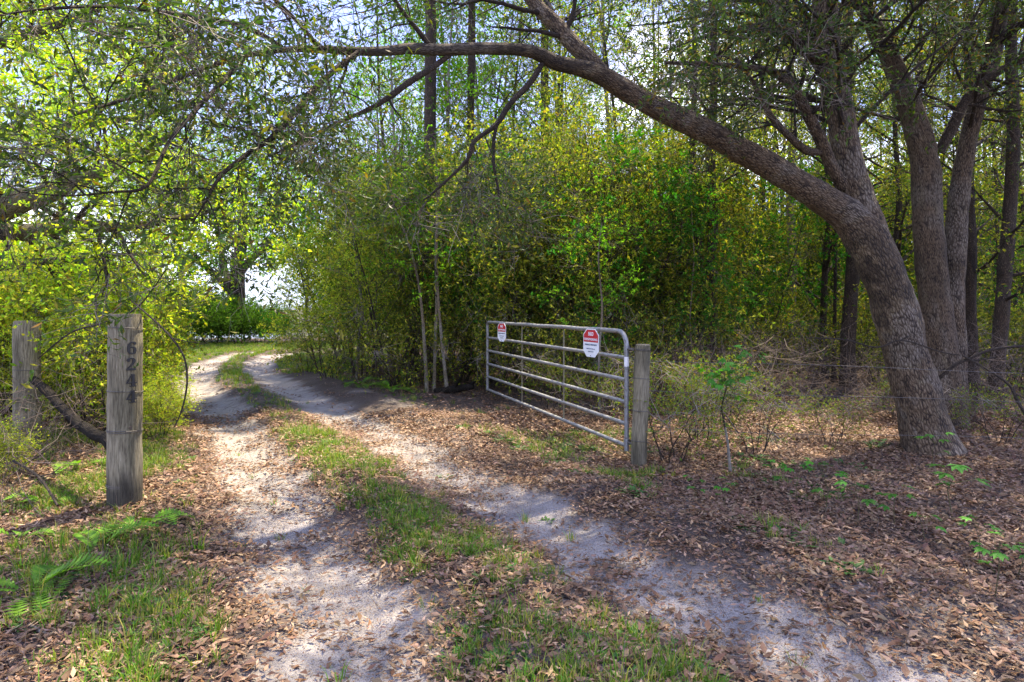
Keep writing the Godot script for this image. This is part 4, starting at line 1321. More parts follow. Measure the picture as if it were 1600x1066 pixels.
func sign_plate(gate: Node3D, hinge: Vector3, along: Vector3, x: float, h: float, face: Vector3, w: float, tall: float, label: String) -> void:
	var o := thing("warning_sign", label, "sign", hinge + along * x + Vector3(0, h - tall * 0.5 + 0.008, 0) + face * 0.062, 0.0, "no-trespassing signs on the gate")
	var eye_side := 1.0 if face.cross(-hinge).y > 0.0 else -1.0
	o.rotation.y = atan2(face.x, face.z) + eye_side * 0.22      # hung loosely, a little off the rails
	var a := w * 0.5
	var b := tall * 0.5
	var k := 0.3
	var shape := func(s: float) -> Array:
		return [Vector2(-a * (1 - k * 1.55), -b) * s, Vector2(a * (1 - k * 1.55), -b) * s, Vector2(a, -b * (1 - k * 1.5)) * s, Vector2(a, b * (1 - k * 1.3)) * s, Vector2(a * (1 - k * 1.5), b) * s, Vector2(-a * (1 - k * 1.5), b) * s, Vector2(-a, b * (1 - k * 1.3)) * s, Vector2(-a, -b * (1 - k * 1.5)) * s]
	var outline = shape.call(1.0)
	var plate := MB.new()
	for i in 8:
		var p: Vector2 = outline[i]
		var q: Vector2 = outline[(i + 1) % 8]
		var out := Vector3(p.x + q.x, p.y + q.y, 0)
		plate.tri(Vector3(0, 0, 0), Vector3(p.x, p.y, 0), Vector3(q.x, q.y, 0), Color.WHITE, Vector3.BACK)
		plate.tri(Vector3(0, 0, -0.004), Vector3(p.x, p.y, -0.004), Vector3(q.x, q.y, -0.004), Color.WHITE, Vector3.FORWARD)
		plate.quad(Vector3(p.x, p.y, 0), Vector3(q.x, q.y, 0), Vector3(q.x, q.y, -0.004), Vector3(p.x, p.y, -0.004), Color.WHITE, out)
	part("plate", plate.done(M.white), o)
	# red upper field, set inside a white rim
	var inner = shape.call(0.93)
	var red := MB.new()
	var y0 := b * 0.06
	var poly := [Vector2(-a * 0.93, y0), Vector2(a * 0.93, y0), inner[3], inner[4], inner[5], inner[6]]
	for i in range(1, 5):
		red.tri(Vector3(poly[0].x, poly[0].y, 0.0015), Vector3(poly[i].x, poly[i].y, 0.0015), Vector3(poly[i + 1].x, poly[i + 1].y, 0.0015), Color.WHITE, Vector3.BACK)
	part("red_field", red.done(M.red), o)
	for f in [-1.0, 1.0]:
		var bolt := MB.new()
		bolt.tube(PackedVector3Array([Vector3(0, f * b * 0.9, 0.001), Vector3(0, f * b * 0.9, 0.006)]), PackedFloat32Array([0.006, 0.005]), 8)
		part("bolt", bolt.done(M.rusty), o)
	o.rotation.z = rf(-0.03, 0.03)
	lettering("NO", tall * 0.19, 0.002, M.white, Vector3(0, b * 0.63, 0.003), o, "lettering")
	lettering("TRESPASSING", tall * 0.113, 0.002, M.white, Vector3(0, b * 0.25, 0.003), o, "lettering")
	lettering("PRIVATE PROPERTY", tall * 0.072, 0.002, M.ink, Vector3(0, -b * 0.13, 0.002), o, "lettering")
	lettering("VIOLATORS WILL BE", tall * 0.05, 0.002, M.ink, Vector3(0, -b * 0.42, 0.002), o, "lettering", "Droid Sans", false)
	lettering("PROSECUTED", tall * 0.05, 0.002, M.ink, Vector3(0, -b * 0.62, 0.002), o, "lettering", "Droid Sans", false)

# ------------------------------------------------------------------ posts, wires
func post(called: String, label: String, at: Vector3, h: float, r: float, lean: Vector3, group: String, foot := 0.4) -> Node3D:
	var t := thing(called, label, "post", at, 0.0, group)
	var mb := MB.new()
	var p := PackedVector3Array()
	var rr := PackedFloat32Array()
	for k in 26:
		var f := k / 25.0
		p.append(Vector3(0, -0.15 + (h + 0.15) * f, 0) + lean * f + Vector3(n_fine.get_noise_2d(f * 2.0, at.x) * 0.008, 0, n_fine.get_noise_2d(at.x, f * 2.0) * 0.008))
		rr.append(r * (1.0 + 0.04 * n_fine.get_noise_2d(f * 4.0, at.z) + 0.04 * (1.0 - f)))
	rr[25] = r * 0.95
	var sides := 48
	mb.tube(p, rr, sides, Color.WHITE, null, 0, false, 1.0, 1.0)
	# checks: a few deep vertical cracks
	for i in mb.v.size():
		var k := i / (sides + 1)
		var ang := TAU * float(i % (sides + 1) % sides) / sides
		var dent := 0.0
		for c in 5:
			var a0 := c * 1.35 + at.x + 0.12 * sin(k * 0.35 + c)
			var dd := absf(wrapf(ang - a0, -PI, PI))
			dent += maxf(0.0, 1.0 - dd / 0.09) * (0.05 + 0.05 * sin(k * 0.3 + c * 2.0))
		mb.v[i] = mb.v[i] - mb.n[i] * r * maxf(dent, 0.0)
		# rot-blackened foot and blotches
		var wet := smoothstep(0.32, 0.16, mb.v[i].y + 0.12 * n_fine.get_noise_2d(ang * 0.8, at.x)) * foot
		var blot := smoothstep(0.0, 0.35, n_fine.get_noise_3d(cos(ang) * 0.5, mb.v[i].y * 0.9, sin(ang) * 0.5 + at.x)) * 0.45
		var kk := (1.0 - 0.8 * wet) * (1.0 - blot)
		mb.c[i] = Color(kk, kk, kk * (1.0 - 0.15 * blot))
	mb.smooth()
	# a sawn top with a bevel
	var top := MB.new()
	var q: Vector3 = p[25]
	top.tube(PackedVector3Array([q - Vector3(0, 0.002, 0), q + Vector3(0, 0.012, 0)]), PackedFloat32Array([r * 0.95, r * 0.88]), sides, Color.WHITE, n_lump, 0.03, true, 1.0, 1.0)
	part("shaft", mb.done(M.post), t)
	part("sawn_top", top.done(M.post), t)
	return t

func wrap_wire(t: Node3D, y: float, r: float, lean: Vector3, h: float, turns := 1.0) -> void:
	var p := PackedVector3Array()
	var rr := PackedFloat32Array()
	var n := int(28 * turns)
	var c := lean * ((y + 0.15) / (h + 0.15))
	for k in n + 1:
		var a := TAU * k / 28.0
		p.append(Vector3(cos(a) * r, y + 0.012 * sin(a * 0.7) + 0.006 * k / 28.0, sin(a) * r) + c)
		rr.append(0.0032)
	var mb := MB.new()
	mb.tube(p, rr, 5)
	part("wire_wrap", mb.done(M.wire), t)

func build_posts() -> void:
	# the numbered post
	var at := G(194, 796)
	var scale_at := -at.z / F
	var r := 23.5 * scale_at
	var h := (796.0 - 503.0) * scale_at
	var lean := Vector3(2.0 * scale_at, 0, 0)
	var t := post("number_post", "thick grey round post carrying the house number beside the track", at, h, r, lean, "", 1.0)
	for y in [0.93, 0.595, 0.388, 0.1]:
		wrap_wire(t, h * y, r * 1.04, lean, h, 1.0 if y > 0.5 else 1.6)
	var facing := (Vector3(0, 0, 0) - at)
	facing.y = 0
	facing = facing.normalized().rotated(Vector3.UP, 0.34)
	var digits := "6244"
	var rows := [566.0, 592.0, 606.0, 630.0]
	rows = [553.0, 578.0, 603.0, 628.0]
	for k in 4:
		var y: float = h - (rows[k] - 503.0) * scale_at
		var o := lettering(digits[k], 0.136, 0.014, M.black, Vector3.ZERO, t, "digit", "Droid Serif")
		o.position = facing * (r * 1.02 + 0.004) + Vector3(0, y, 0) + lean * 0.7
		o.rotation.y = atan2(facing.x, facing.z)
		o.scale = Vector3(1.0, 1.0, 1.0)
	var nail := MB.new()
	nail.tube(PackedVector3Array([facing * r * 0.98 + Vector3(0, h * 0.41, 0), facing * r * 1.05 + Vector3(0, h * 0.41, 0)]), PackedFloat32Array([0.012, 0.012]), 10)
	part("bolt", nail.done(M.rusty), t)
	# the rear left post and the charred brace between
	var at2 := onto(43, 6.9)
	var s2 := 6.9 / F
	var h2 := EYE - (503.0 - HOR) * s2 - at2.y
	var t2 := post("rear_post", "weathered post behind the numbered one, half hidden in brush", at2, h2, 18.0 * s2, Vector3(-0.01, 0, 0), "")
	wrap_wire(t2, h2 * 0.62, 18.7 * s2, Vector3.ZERO, h2)
	var brace := MB.new()
	var a := P(52, 594, 6.7)
	var b := P(178, 700, 5.02)
	var bp := PackedVector3Array()
	var br := PackedFloat32Array()
	for k in 12:
		var f := k / 11.0
		bp.append(a.lerp(b, f) + Vector3(0, -0.03 * sin(f * PI) + 0.02 * sin(f * 8.0), 0) + rv() * 0.012)
		br.append(lerpf(0.042, 0.05, f) * rf(0.8, 1.15))
	brace.tube(bp, br, 12, Color.WHITE, n_lump, 0.35, true, 1, 1)
	brace.smooth()
	tag(part("brace_rail", brace.done(M.burnt), self), "charred slanting brace rail between the two left posts", "rail")
	# gate post
	var at3 := G(997, 722)
	at3.z = -6.32
	at3.x = 197.0 / F * 6.32
	at3.y = gh(at3.x, at3.z)
	var s3 := 6.32 / F
	var h3 := EYE - (540.0 - HOR) * s3 - at3.y
	var l3 := Vector3(7.0 * s3, 0, 0)
	var t3 := post("gate_post", "greenish grey round post that the farm gate hangs from", at3, h3, 12.0 * s3, l3, "")
	for y in [0.96, 0.72, 0.45, 0.2]:
		wrap_wire(t3, h3 * y, 12.7 * s3, l3, h3, 2.0 if y > 0.9 else 1.0)
	# fence wires from the gate post into the wood
	for k in 3:
		var p := PackedVector3Array()
		var rr := PackedFloat32Array()
		var y0: float = [0.4, 0.78, 1.08][k]
		var from := at3 + Vector3(0.09, y0, 0)
		var to := Vector3(7.2, y0 - 0.02, -5.6)
		for j in 25:
			var f := j / 24.0
			p.append(from.lerp(to, f) + Vector3(0, -0.06 * sin(f * PI) - 0.02 * sin(f * 9.0 + k), 0.12 * sin(f * PI) * (k - 1)))
			rr.append(0.0026)
		var mb := MB.new()
		mb.tube(p, rr, 5)
		for j in range(1, 40):
			var f := j / 40.0 * 24.0
			var q := p[int(f)].lerp(p[mini(int(f) + 1, 24)], f - int(f))
			for s in 2:
				var d := rv().normalized() * 0.014
				mb.tube(PackedVector3Array([q - d, q + d]), PackedFloat32Array([0.0012, 0.0012]), 3)
		tag(part("barbed_wire", mb.done(M.wire), self), ["lowest strand of rusty barbed wire running right from the gate post", "middle strand of rusty barbed wire running right from the gate post", "top strand of rusty barbed wire running right from the gate post"][k], "wire", "barbed wires right of the gate post")

# ------------------------------------------------------------------ small plants, sticks
func stick(called: String, label: String, list: Array, mat: Material, forks := 3, group := "") -> void:
	var c := cat(px(list), 5)
	var base: Vector3 = c[0][0]
	for k in c[0].size():
		c[0][k] -= base
	var mb := MB.new()
	mb.tube(c[0], c[1], 6, Color.WHITE, n_lump, 0.15, true, 1, 2)
	for k in forks:
		var i := rng.randi_range(2, c[0].size() - 2)
		var ax: Vector3 = (c[0][i] - c[0][i - 1]).normalized()
		var d := (ax + rv() * 0.8).normalized()
		var p := PackedVector3Array()
		var b: Vector3 = c[0][i]
		for j in 4:
			p.append(b)
			d = (d + rv() * 0.25).normalized()
			b += d * rf(0.05, 0.14)
		var r0: float = c[1][i]
		mb.tube(p, PackedFloat32Array([r0 * 0.6, r0 * 0.45, r0 * 0.35, r0 * 0.2]), 4)
	var o := part(called, mb.done(mat), self)
	o.position = base
	tag(o, label, "branch", group)

func frond(L: float, col: Array) -> ArrayMesh:
	# bracken-like frond along +y, arching to +z
	var mb := MB.new()
	var n := 16
	var p := PackedVector3Array()
	var rr := PackedFloat32Array()
	for k in n + 1:
		var f := float(k) / n
		p.append(Vector3(0, L * (f - 0.25 * f * f), L * 0.55 * f * f))
		rr.append(lerpf(0.004, 0.001, f))
	mb.tube(p, rr, 4, Color(0.12, 0.13, 0.03), null, 0, false)
	for k in range(4, n + 1):
		var f := float(k) / n
		var w := L * 0.36 * sin(PI * clampf((1.05 - f) * 1.15, 0.0, 1.0)) * (1.15 - f * 0.5)
		for s in [-1.0, 1.0]:
			var ax := (p[k] - p[k - 1]).normalized()
			var d := (Vector3(s, 0, 0) + ax * 0.45).normalized()
			var up: Vector3 = d.cross(ax) * s
			var tint := leaf_tint(col)
			mb.leaf(p[k], (d - up * 0.12).normalized(), up, w + 0.008, L / n * 1.25, tint, 0.06, 0.12)
	return mb.done(M.grass)

func compound(n: int, h: float, cols: Array) -> ArrayMesh:
	# upright stem with palm-shaped five-part leaves
	var mb := MB.new()
	mb.tube(PackedVector3Array([Vector3.ZERO, Vector3(rf(-0.03, 0.03), h * 0.5, rf(-0.03, 0.03)), Vector3(rf(-0.06, 0.06), h, rf(-0.06, 0.06))]), PackedFloat32Array([0.004, 0.003, 0.002]), 4, Color(0.14, 0.12, 0.06), null, 0, false)
	for k in n:
		var a := k * 2.4 + rf(-0.3, 0.3)
		var y := h * rf(0.45, 1.0)
		var out := Vector3(cos(a), rf(0.1, 0.5), sin(a)).normalized()
		var c := Vector3(0, y, 0) + out * rf(0.05, 0.11)
		mb.tube(PackedVector3Array([Vector3(0, y * 0.95, 0), c]), PackedFloat32Array([0.0018, 0.0012]), 3, Color(0.12, 0.13, 0.04), null, 0, false)
		var tint := leaf_tint(cols)
		for j in 5:
			var b := (j - 2) * 0.62
			var d := Vector3(cos(a + b), rf(-0.35, 0.05), sin(a + b)).normalized()
			var s := 0.075 * (1.0 - 0.13 * absf(j - 2)) * rf(0.85, 1.15)
			mb.leaf(c, d, Vector3.UP, s, s * 0.45, tint, 0.1, 0.15)
	return mb.done(M.grass)

func build_small() -> void:
	var lime := lifted([Color(0.11, 0.2, 0.03), Color(0.14, 0.23, 0.035), Color(0.09, 0.17, 0.03)], 0.95)
	var fr := [frond(0.42, lime), frond(0.36, lime), frond(0.5, lime)]
	var ferns := [
		[G(50, 935), 1.0, "fern with toothed lime fronds at the lower left edge of the verge", 4],
		[G(105, 905), 0.8, "small fern just right of the lower-left fern", 3],
		[G(220, 835), 1.15, "long-fronded fern at the foot of the numbered post", 4],
		[G(150, 870), 0.75, "flat fern on the litter below the numbered post", 3],
		[G(70, 790), 0.8, "fern among dead stems left of the numbered post", 4],
		[G(125, 735), 0.8, "fern under the charred brace rail", 3],
		[G(30, 850), 0.7, "half-shaded fern by the picture's edge, above the lower-left fern", 3],
		[onto(610, 11.6), 1.3, "fern at the foot of the shrubs left of the pale saplings", 5],
		[onto(560, 12.4), 1.2, "fern at the edge of the track below the yellow shrub", 5],
	]
	for e in ferns:
		var t := thing("fern", e[2], "fern", e[0], rf(0, TAU), "ferns")
		for k in e[3]:
			var o := part("frond", fr[rng.randi() % 3], t)
			o.rotation = Vector3(rf(0.5, 1.15), TAU * k / e[3] + rf(-0.4, 0.4), 0)
			o.scale = Vector3.ONE * e[1] * rf(0.75, 1.1)
	var green := lifted([Color(0.05, 0.14, 0.03), Color(0.07, 0.17, 0.035), Color(0.045, 0.11, 0.025)], 1.2)
	var cp := [compound(5, 0.26, green), compound(6, 0.34, green), compound(4, 0.2, green)]
	var seedlings := [
		[1488, 812, 1.5, "tallest five-fingered seedling below the leaning oak"],
		[1398, 826, 1.0, "five-fingered seedling with pinkish stems left of the tallest one"],
		[1446, 850, 0.9, "five-fingered seedling low in front of the tallest one"],
		[1340, 822, 1.1, "seedling beside the fallen grey twigs"],
		[1290, 806, 1.1, "seedling among grass blades left of the fallen twigs"],
		[1245, 786, 1.0, "seedling at the edge of the litter, in line with the gate post"],
		[1210, 770, 0.8, "small seedling between the white-stemmed sapling and the track"],
		[1462, 735, 1.1, "seedling against the foot of the leaning oak"],
		[1555, 945, 0.9, "seedling by the lower right edge of the litter"],
		[1530, 880, 0.8, "small seedling halfway down the right slope"],
		[1085, 790, 0.7, "small weed seedling beside the gate post's foot"],
		[1130, 812, 0.7, "small seedling at the bare shoulder right of the track"],
		[1590, 900, 0.9, "seedling cut by the right edge of the picture"],
	]
	for e in seedlings:
		var t := thing("seedling", e[3], "seedling", G(e[0], e[1]), rf(0, TAU), "five-fingered seedlings")
		var o := part("leaves", cp[rng.randi() % 3], t)
		o.scale = Vector3.ONE * e[2]
	# white-stemmed sapling right of the gate post
	var st := G(1142, 736)
	var sp := thing("sapling", "small sapling with a white lower stem and drooping green leaves right of the gate", "sapling", st)
	var sm := MB.new()
	sm.tube(PackedVector3Array([Vector3(0, -0.05, 0), Vector3(-0.02, 0.15, 0.01), Vector3(-0.03, 0.3, 0.0), Vector3(-0.06, 0.46, 0.01)]), PackedFloat32Array([0.017, 0.014, 0.012, 0.011]), 8, Color(1.5, 1.5, 1.5), n_lump, 0.1, true, 1, 2)
	part("stem", sm.done(M.pale_bark), sp)
	var up_stem := MB.new()
	up_stem.tube(PackedVector3Array([Vector3(-0.06, 0.45, 0.01), Vector3(-0.09, 0.65, -0.01), Vector3(-0.05, 0.85, 0.02), Vector3(-0.08, 1.02, 0.03)]), PackedFloat32Array([0.01, 0.008, 0.006, 0.003]), 7, Color.WHITE, n_lump, 0.1, true, 1, 2)
	part("upper_stem", up_stem.done(M.bark), sp)
	for k in 16:
		var o := part("leaves", cp[k % 3], sp)
		o.position = Vector3(rf(-0.25, 0.2), rf(0.6, 0.95), rf(-0.2, 0.2))
		o.rotation = Vector3(rf(-0.6, 0.6), rf(0, TAU), rf(-0.6, 0.6))
		o.scale = Vector3.ONE * rf(0.7, 1.0)
	# pale saplings by the pines
	var pale := [
		["pale leaning sapling stem, leftmost of three before the big pine", [[667, 612, 11.6, 3.2], [662, 520, 11.6, 2.5], [655, 450, 11.6, 2.1], [643, 395, 11.6, 1.7], [625, 345, 11.6, 1.3], [600, 290, 11.5, 0.5]]],
		["pale straight sapling stem, middle of three before the big pine", [[678, 612, 11.7, 2.8], [680, 540, 11.7, 2.6], [682, 470, 11.7, 2.4], [681, 380, 11.7, 2.2], [683, 290, 11.7, 1.8], [680, 220, 11.7, 1]]],
		["pale curved sapling stem, rightmost of three before the big pine", [[698, 606, 11.5, 3.2], [691, 540, 11.5, 2.5], [685, 470, 11.5, 2.1], [682, 400, 11.5, 1.8], [684, 330, 11.5, 2], [690, 250, 11.5, 1]]],
		["thin pale stem standing behind the gate, right of the large sign", [[938, 652, 9.6, 2.6], [936, 600, 9.6, 2], [937, 540, 9.6, 1.9], [941, 480, 9.6, 1.7], [935, 400, 9.6, 1.2], [942, 340, 9.6, 0.4]]],
		["thin grey stem inside the yellow shrub's right side", [[558, 596, 13.4, 3.4], [560, 540, 13.4, 2.6], [566, 490, 13.4, 2.4], [560, 430, 13.4, 2.2], [552, 360, 13.4, 1.8], [556, 290, 13.4, 1]]],
	]
	var qp := {"levels": 2, "wander": [0.15, 0.2, 0.3], "up": [0.05, 0.03, 0.0], "kids": [0, 3, 0], "from": [0.2, 0.25, 0.2], "ratio": [0.5, 0.5, 0.5], "angle": [0.8, 0.75, 0.8], "sprays": 1, "wood": Color(0.9, 0.85, 0.8), "cone": false}
	for e in pale:
		trunk_tree("sapling", e[0], "sapling", e[1], M.pale_bark, S.fresh, 9, 0.4, 0.7, 0.6, Color(1, 1, 1), qp, "pale sapling stems", 7)
	# vine hanging on the trunk behind the gate post
	var v := thing("hanging_vine", "dark green leafy vine hanging down the trunk behind the gate post", "vine", onto(1085, 10.9))
	var vs := []
	for k in 130:
		var y := rf(250, 500)
		var x := 1080.0 + 30.0 * sin(y * 0.02) + rf(-38, 38) + (40.0 if y > 380 and rng.randf() < 0.4 else 0.0)
		vs.append([Transform3D(toward(Vector3(rf(-0.5, 0.5), -1, rf(-0.2, 0.6)), rf(0.5, 0.9)), P(x, y, rf(10.5, 11.0)) - v.position), Color.WHITE])
	var vm := MB.new()
	vm.tube(PackedVector3Array([Vector3(0, 0, 0), P(1078, 500, 10.9) - v.position, P(1085, 400, 10.9) - v.position, P(1075, 240, 10.9) - v.position]), PackedFloat32Array([0.014, 0.012, 0.01, 0.006]), 6, Color(0.2, 0.16, 0.12))
	part("stem", vm.done(M.twig), v)
	many("foliage", S.deep[0], vs, v)
	# low rusty undergrowth bushes right of the gate
	var qh := {"levels": 2, "wander": [0.25, 0.25, 0.3], "up": [0.03, 0.03, 0.0], "kids": [5, 3, 0], "from": [0.25, 0.2, 0.2], "ratio": [0.45, 0.5, 0.5], "angle": [0.9, 0.7, 0.8], "sprays": 1, "top": 0.3}
	var stems := []
	for s in 6:
		var a := TAU * s / 6.0
		stems.append([Vector3(cos(a), 0, sin(a)) * 0.1, Vector3(cos(a) * 0.5, 1, sin(a) * 0.5).normalized(), rf(0.5, 0.8), 0.007])
	var rb := plant("low_bush", "low rusty-leaved bush right beside the gate post", "bush", G(1050, 722), stems, qh, M.bark, S.rusty, 0.7, Color(1, 1, 1), "low rusty bushes", 10)
	for e in [[1180, 708, 0.9, "low rusty bush left of the clearing, behind the white-stemmed sapling"], [1095, 690, 1.0, "low rusty bush just left of the white-stemmed sapling"], [1130, 662, 1.1, "low rusty bush behind the white-stemmed sapling"], [1300, 690, 0.7, "small rusty bush in the clearing before the leaning oak"], [1060, 660, 1.1, "low rusty bush behind the gate post"], [940, 664, 0.8, "low rusty bush behind the gate's lower rails"], [860, 640, 0.9, "low bush behind the middle of the gate"], [1400, 655, 0.7, "small bush against the left side of the leaning oak"], [1560, 690, 0.8, "small bush right of the leaning oak's foot"], [1010, 650, 1.2, "rusty bush behind the hinge end of the gate"]]:
		dup(rb, G(e[0], e[1]), rf(0, TAU), e[2], e[3], "bush", "low rusty bushes")
	# brush at the wood's foot
	var stems2 := []
	for s in 7:
		var a := TAU * s / 7.0
		stems2.append([Vector3(cos(a), 0, sin(a)) * 0.15, Vector3(cos(a) * 0.55, 1, sin(a) * 0.55).normalized(), rf(0.9, 1.4), 0.01])
	var ob := plant("olive_bush", "olive bush at the wood's foot below the yellow shrub", "bush", onto(515, 13.4), stems2, qh, M.bark, S.olive, 0.9, Color(1, 1, 1), "olive bushes at the wood's foot", 6)
	var brush := [[570, 12.8, 0.8, "olive bush below the shrubs left of the saplings"], [630, 12.2, 1.0, "olive bush at the feet of the pale saplings"], [715, 12.4, 1.1, "olive bush right of the pale saplings"], [760, 12.8, 1.1, "olive bush touching the gate's free end"], [810, 12.0, 1.0, "olive bush seen through the free half of the gate"], [870, 11.4, 1.0, "olive bush seen through the middle of the gate"], [930, 10.8, 1.0, "olive bush seen through the hinge half of the gate"], [1000, 11.0, 1.1, "olive bush behind the gate post's top"], [1050, 11.6, 1.0, "olive bush right behind the gate post"], [1150, 13.0, 1.1, "olive bush beyond the rusty bushes"], [478, 15.0, 0.7, "olive bush at the outer edge of the yellow shrub"]]
	for e in brush:
		dup(ob, onto(e[0], e[1]), rf(0, TAU), e[2], e[3], "bush", "olive bushes at the wood's foot")
	for k in 40:
		var bx := rf(1010, 1640)
		in_row(dup(ob, onto(bx, rf(11.5, 24.0)), rf(0, TAU), rf(0.8, 1.5), "bush in the deep shade of the wood", "bush", "bushes deep in the wood"), "shaded bush", bx)
	# dead bare brush
	var db := thing("bare_bush", "tangle of bare grey twigs right of the gate post", "bush", onto(1130, 10.2), 0.0, "tangles of bare twigs")
	var bt := []
	for k in 26:
		bt.append([Transform3D(toward(Vector3(rf(-1, 1), rf(0.2, 1.3), rf(-1, 1)), rf(0.6, 1.3)), Vector3(rf(-0.6, 0.6), rf(0, 0.7), rf(-0.4, 0.4))), Color.WHITE])
	many("twigs", S.bare[1], bt, db)
	for e in [[1210, 10.8, 1.0, "tangle of bare twigs in front of the clearing"], [1290, 11.2, 0.9, "tangle of bare twigs left of the leaning oak"], [1040, 10.6, 0.9, "tangle of bare twigs close behind the gate post"], [-10, 4.9, 0.9, "tangle of dead stems at the left edge of the picture"], [120, 6.4, 0.8, "tangle of dead stems under the charred brace rail"], [1480, 9.4, 1.0, "bare twigs around the base of the forked tree"], [1570, 8.6, 1.0, "bare twigs at the right edge before the dark trunks"], [1085, 9.6, 1.0, "tangle of bare twigs behind the rusty bushes, left of the white-stemmed sapling"], [1175, 9.8, 1.1, "tangle of bare twigs behind the white-stemmed sapling"], [1255, 10.0, 1.0, "tangle of bare twigs over the mossy fallen log"], [1360, 9.2, 0.9, "tangle of bare twigs touching the left side of the leaning oak"], [1530, 9.8, 1.1, "tangle of bare twigs at the foot of the slim dark trunk"], [1010, 9.4, 0.8, "tangle of bare twigs low behind the gate post"]]:
		dup(db, onto(e[0], e[1]), rf(0, TAU), e[2], e[3], "bush", "tangles of bare twigs")
	# fallen and dead branches
	stick("fallen_branch", "bare grey branch leaning right from the leaning oak", [[1462, 596, 6.9, 3.4], [1490, 572, 6.8, 3], [1530, 553, 6.75, 2.6], [1570, 543, 6.7, 2.3], [1640, 540, 6.6, 2]], M.bark, 5, "dead branches")
	stick("fallen_branch", "bare forked branch slanting down at the right edge", [[1505, 556, 6.6, 1.4], [1540, 576, 6.5, 1.9], [1577, 602, 6.4, 2.1], [1598, 640, 6.3, 2.4], [1640, 690, 6.2, 2.6]], M.bark, 4, "dead branches")
	stick("fallen_branch", "thin dead branch crossing the leaning oak's trunk", [[1262, 528, 6.8, 0.9], [1320, 531, 6.7, 1.2], [1370, 543, 6.6, 1.2], [1410, 532, 6.6, 1.2], [1470, 550, 6.6, 1.2], [1500, 555, 6.6, 0.9]], M.bark, 4, "dead branches")
	stick("fallen_branch", "mossy fallen log lying in the clearing", [[1180, 605, 11.6, 4], [1220, 612, 11.3, 5], [1260, 622, 11.0, 6], [1290, 628, 10.8, 6]], M.mossy_bark, 3, "dead branches")
	stick("fallen_branch", "pale thin stick standing in the litter right of the white-stemmed sapling", [[1182, 662, 8.2, 0.8], [1205, 675, 7.9, 1.1], [1230, 696, 7.4, 1.2], [1252, 716, 6.7, 1.0]], M.pale_bark, 2, "dead branches")
	stick("fallen_branch", "grey twig heap stem at the edge of the track's litter", [[1262, 735, 5.9, 0.5], [1272, 752, 5.75, 0.8], [1286, 775, 5.45, 0.9], [1300, 800, 5.05, 1.0]], M.bark, 5, "dead branches")
	stick("fallen_branch", "fallen twig lying from the seedlings towards the track", [[1352, 742, 5.9, 0.9], [1330, 772, 5.35, 1.2], [1302, 800, 5.0, 1.4], [1275, 812, 4.75, 1.2]], M.pale_bark, 5, "dead branches")
	stick("fallen_branch", "curved dead twig at the gate post's foot", [[1022, 745, 5.9, 1.4], [1034, 760, 5.6, 1.8], [1028, 780, 5.2, 2], [1010, 790, 5.0, 1.6]], M.pale_bark, 2, "dead branches")
	stick("fallen_branch", "dry stick lying across the lower left verge", [[20, 950, 3.3, 2.0], [60, 985, 3.05, 2.6], [110, 1000, 2.97, 2.6], [170, 1006, 2.94, 2.2]], M.pale_bark, 2, "dead branches")
	stick("fallen_branch", "dead stem leaning over the litter left of the numbered post", [[20, 720, 5.2, 2], [60, 745, 5.0, 2.0], [90, 790, 4.7, 2.0]], M.bark, 3, "dead branches")
	stick("fallen_branch", "dark rotten log at the feet of the pale saplings", [[680, 612, 11.6, 5], [710, 608, 11.4, 6], [740, 604, 11.3, 4]], M.burnt, 2, "dead branches")
	stick("vine", "thin vine stem curving down beside the numbered post", [[205, 470, 4.9, 1.2], [240, 500, 4.8, 1.4], [268, 528, 4.7, 1.5], [288, 560, 4.65, 1.5], [292, 600, 4.6, 1.4], [284, 640, 4.6, 1.2], [272, 668, 4.6, 0.9]], M.bark, 1, "vine stems by the posts")
	stick("vine", "thin vine stem looping behind the numbered post", [[60, 560, 5.9, 1.2], [110, 520, 5.6, 1.5], [160, 505, 5.4, 1.5], [215, 480, 5.2, 1.2], [260, 420, 5.0, 1]], M.bark, 3, "vine stems by the posts")

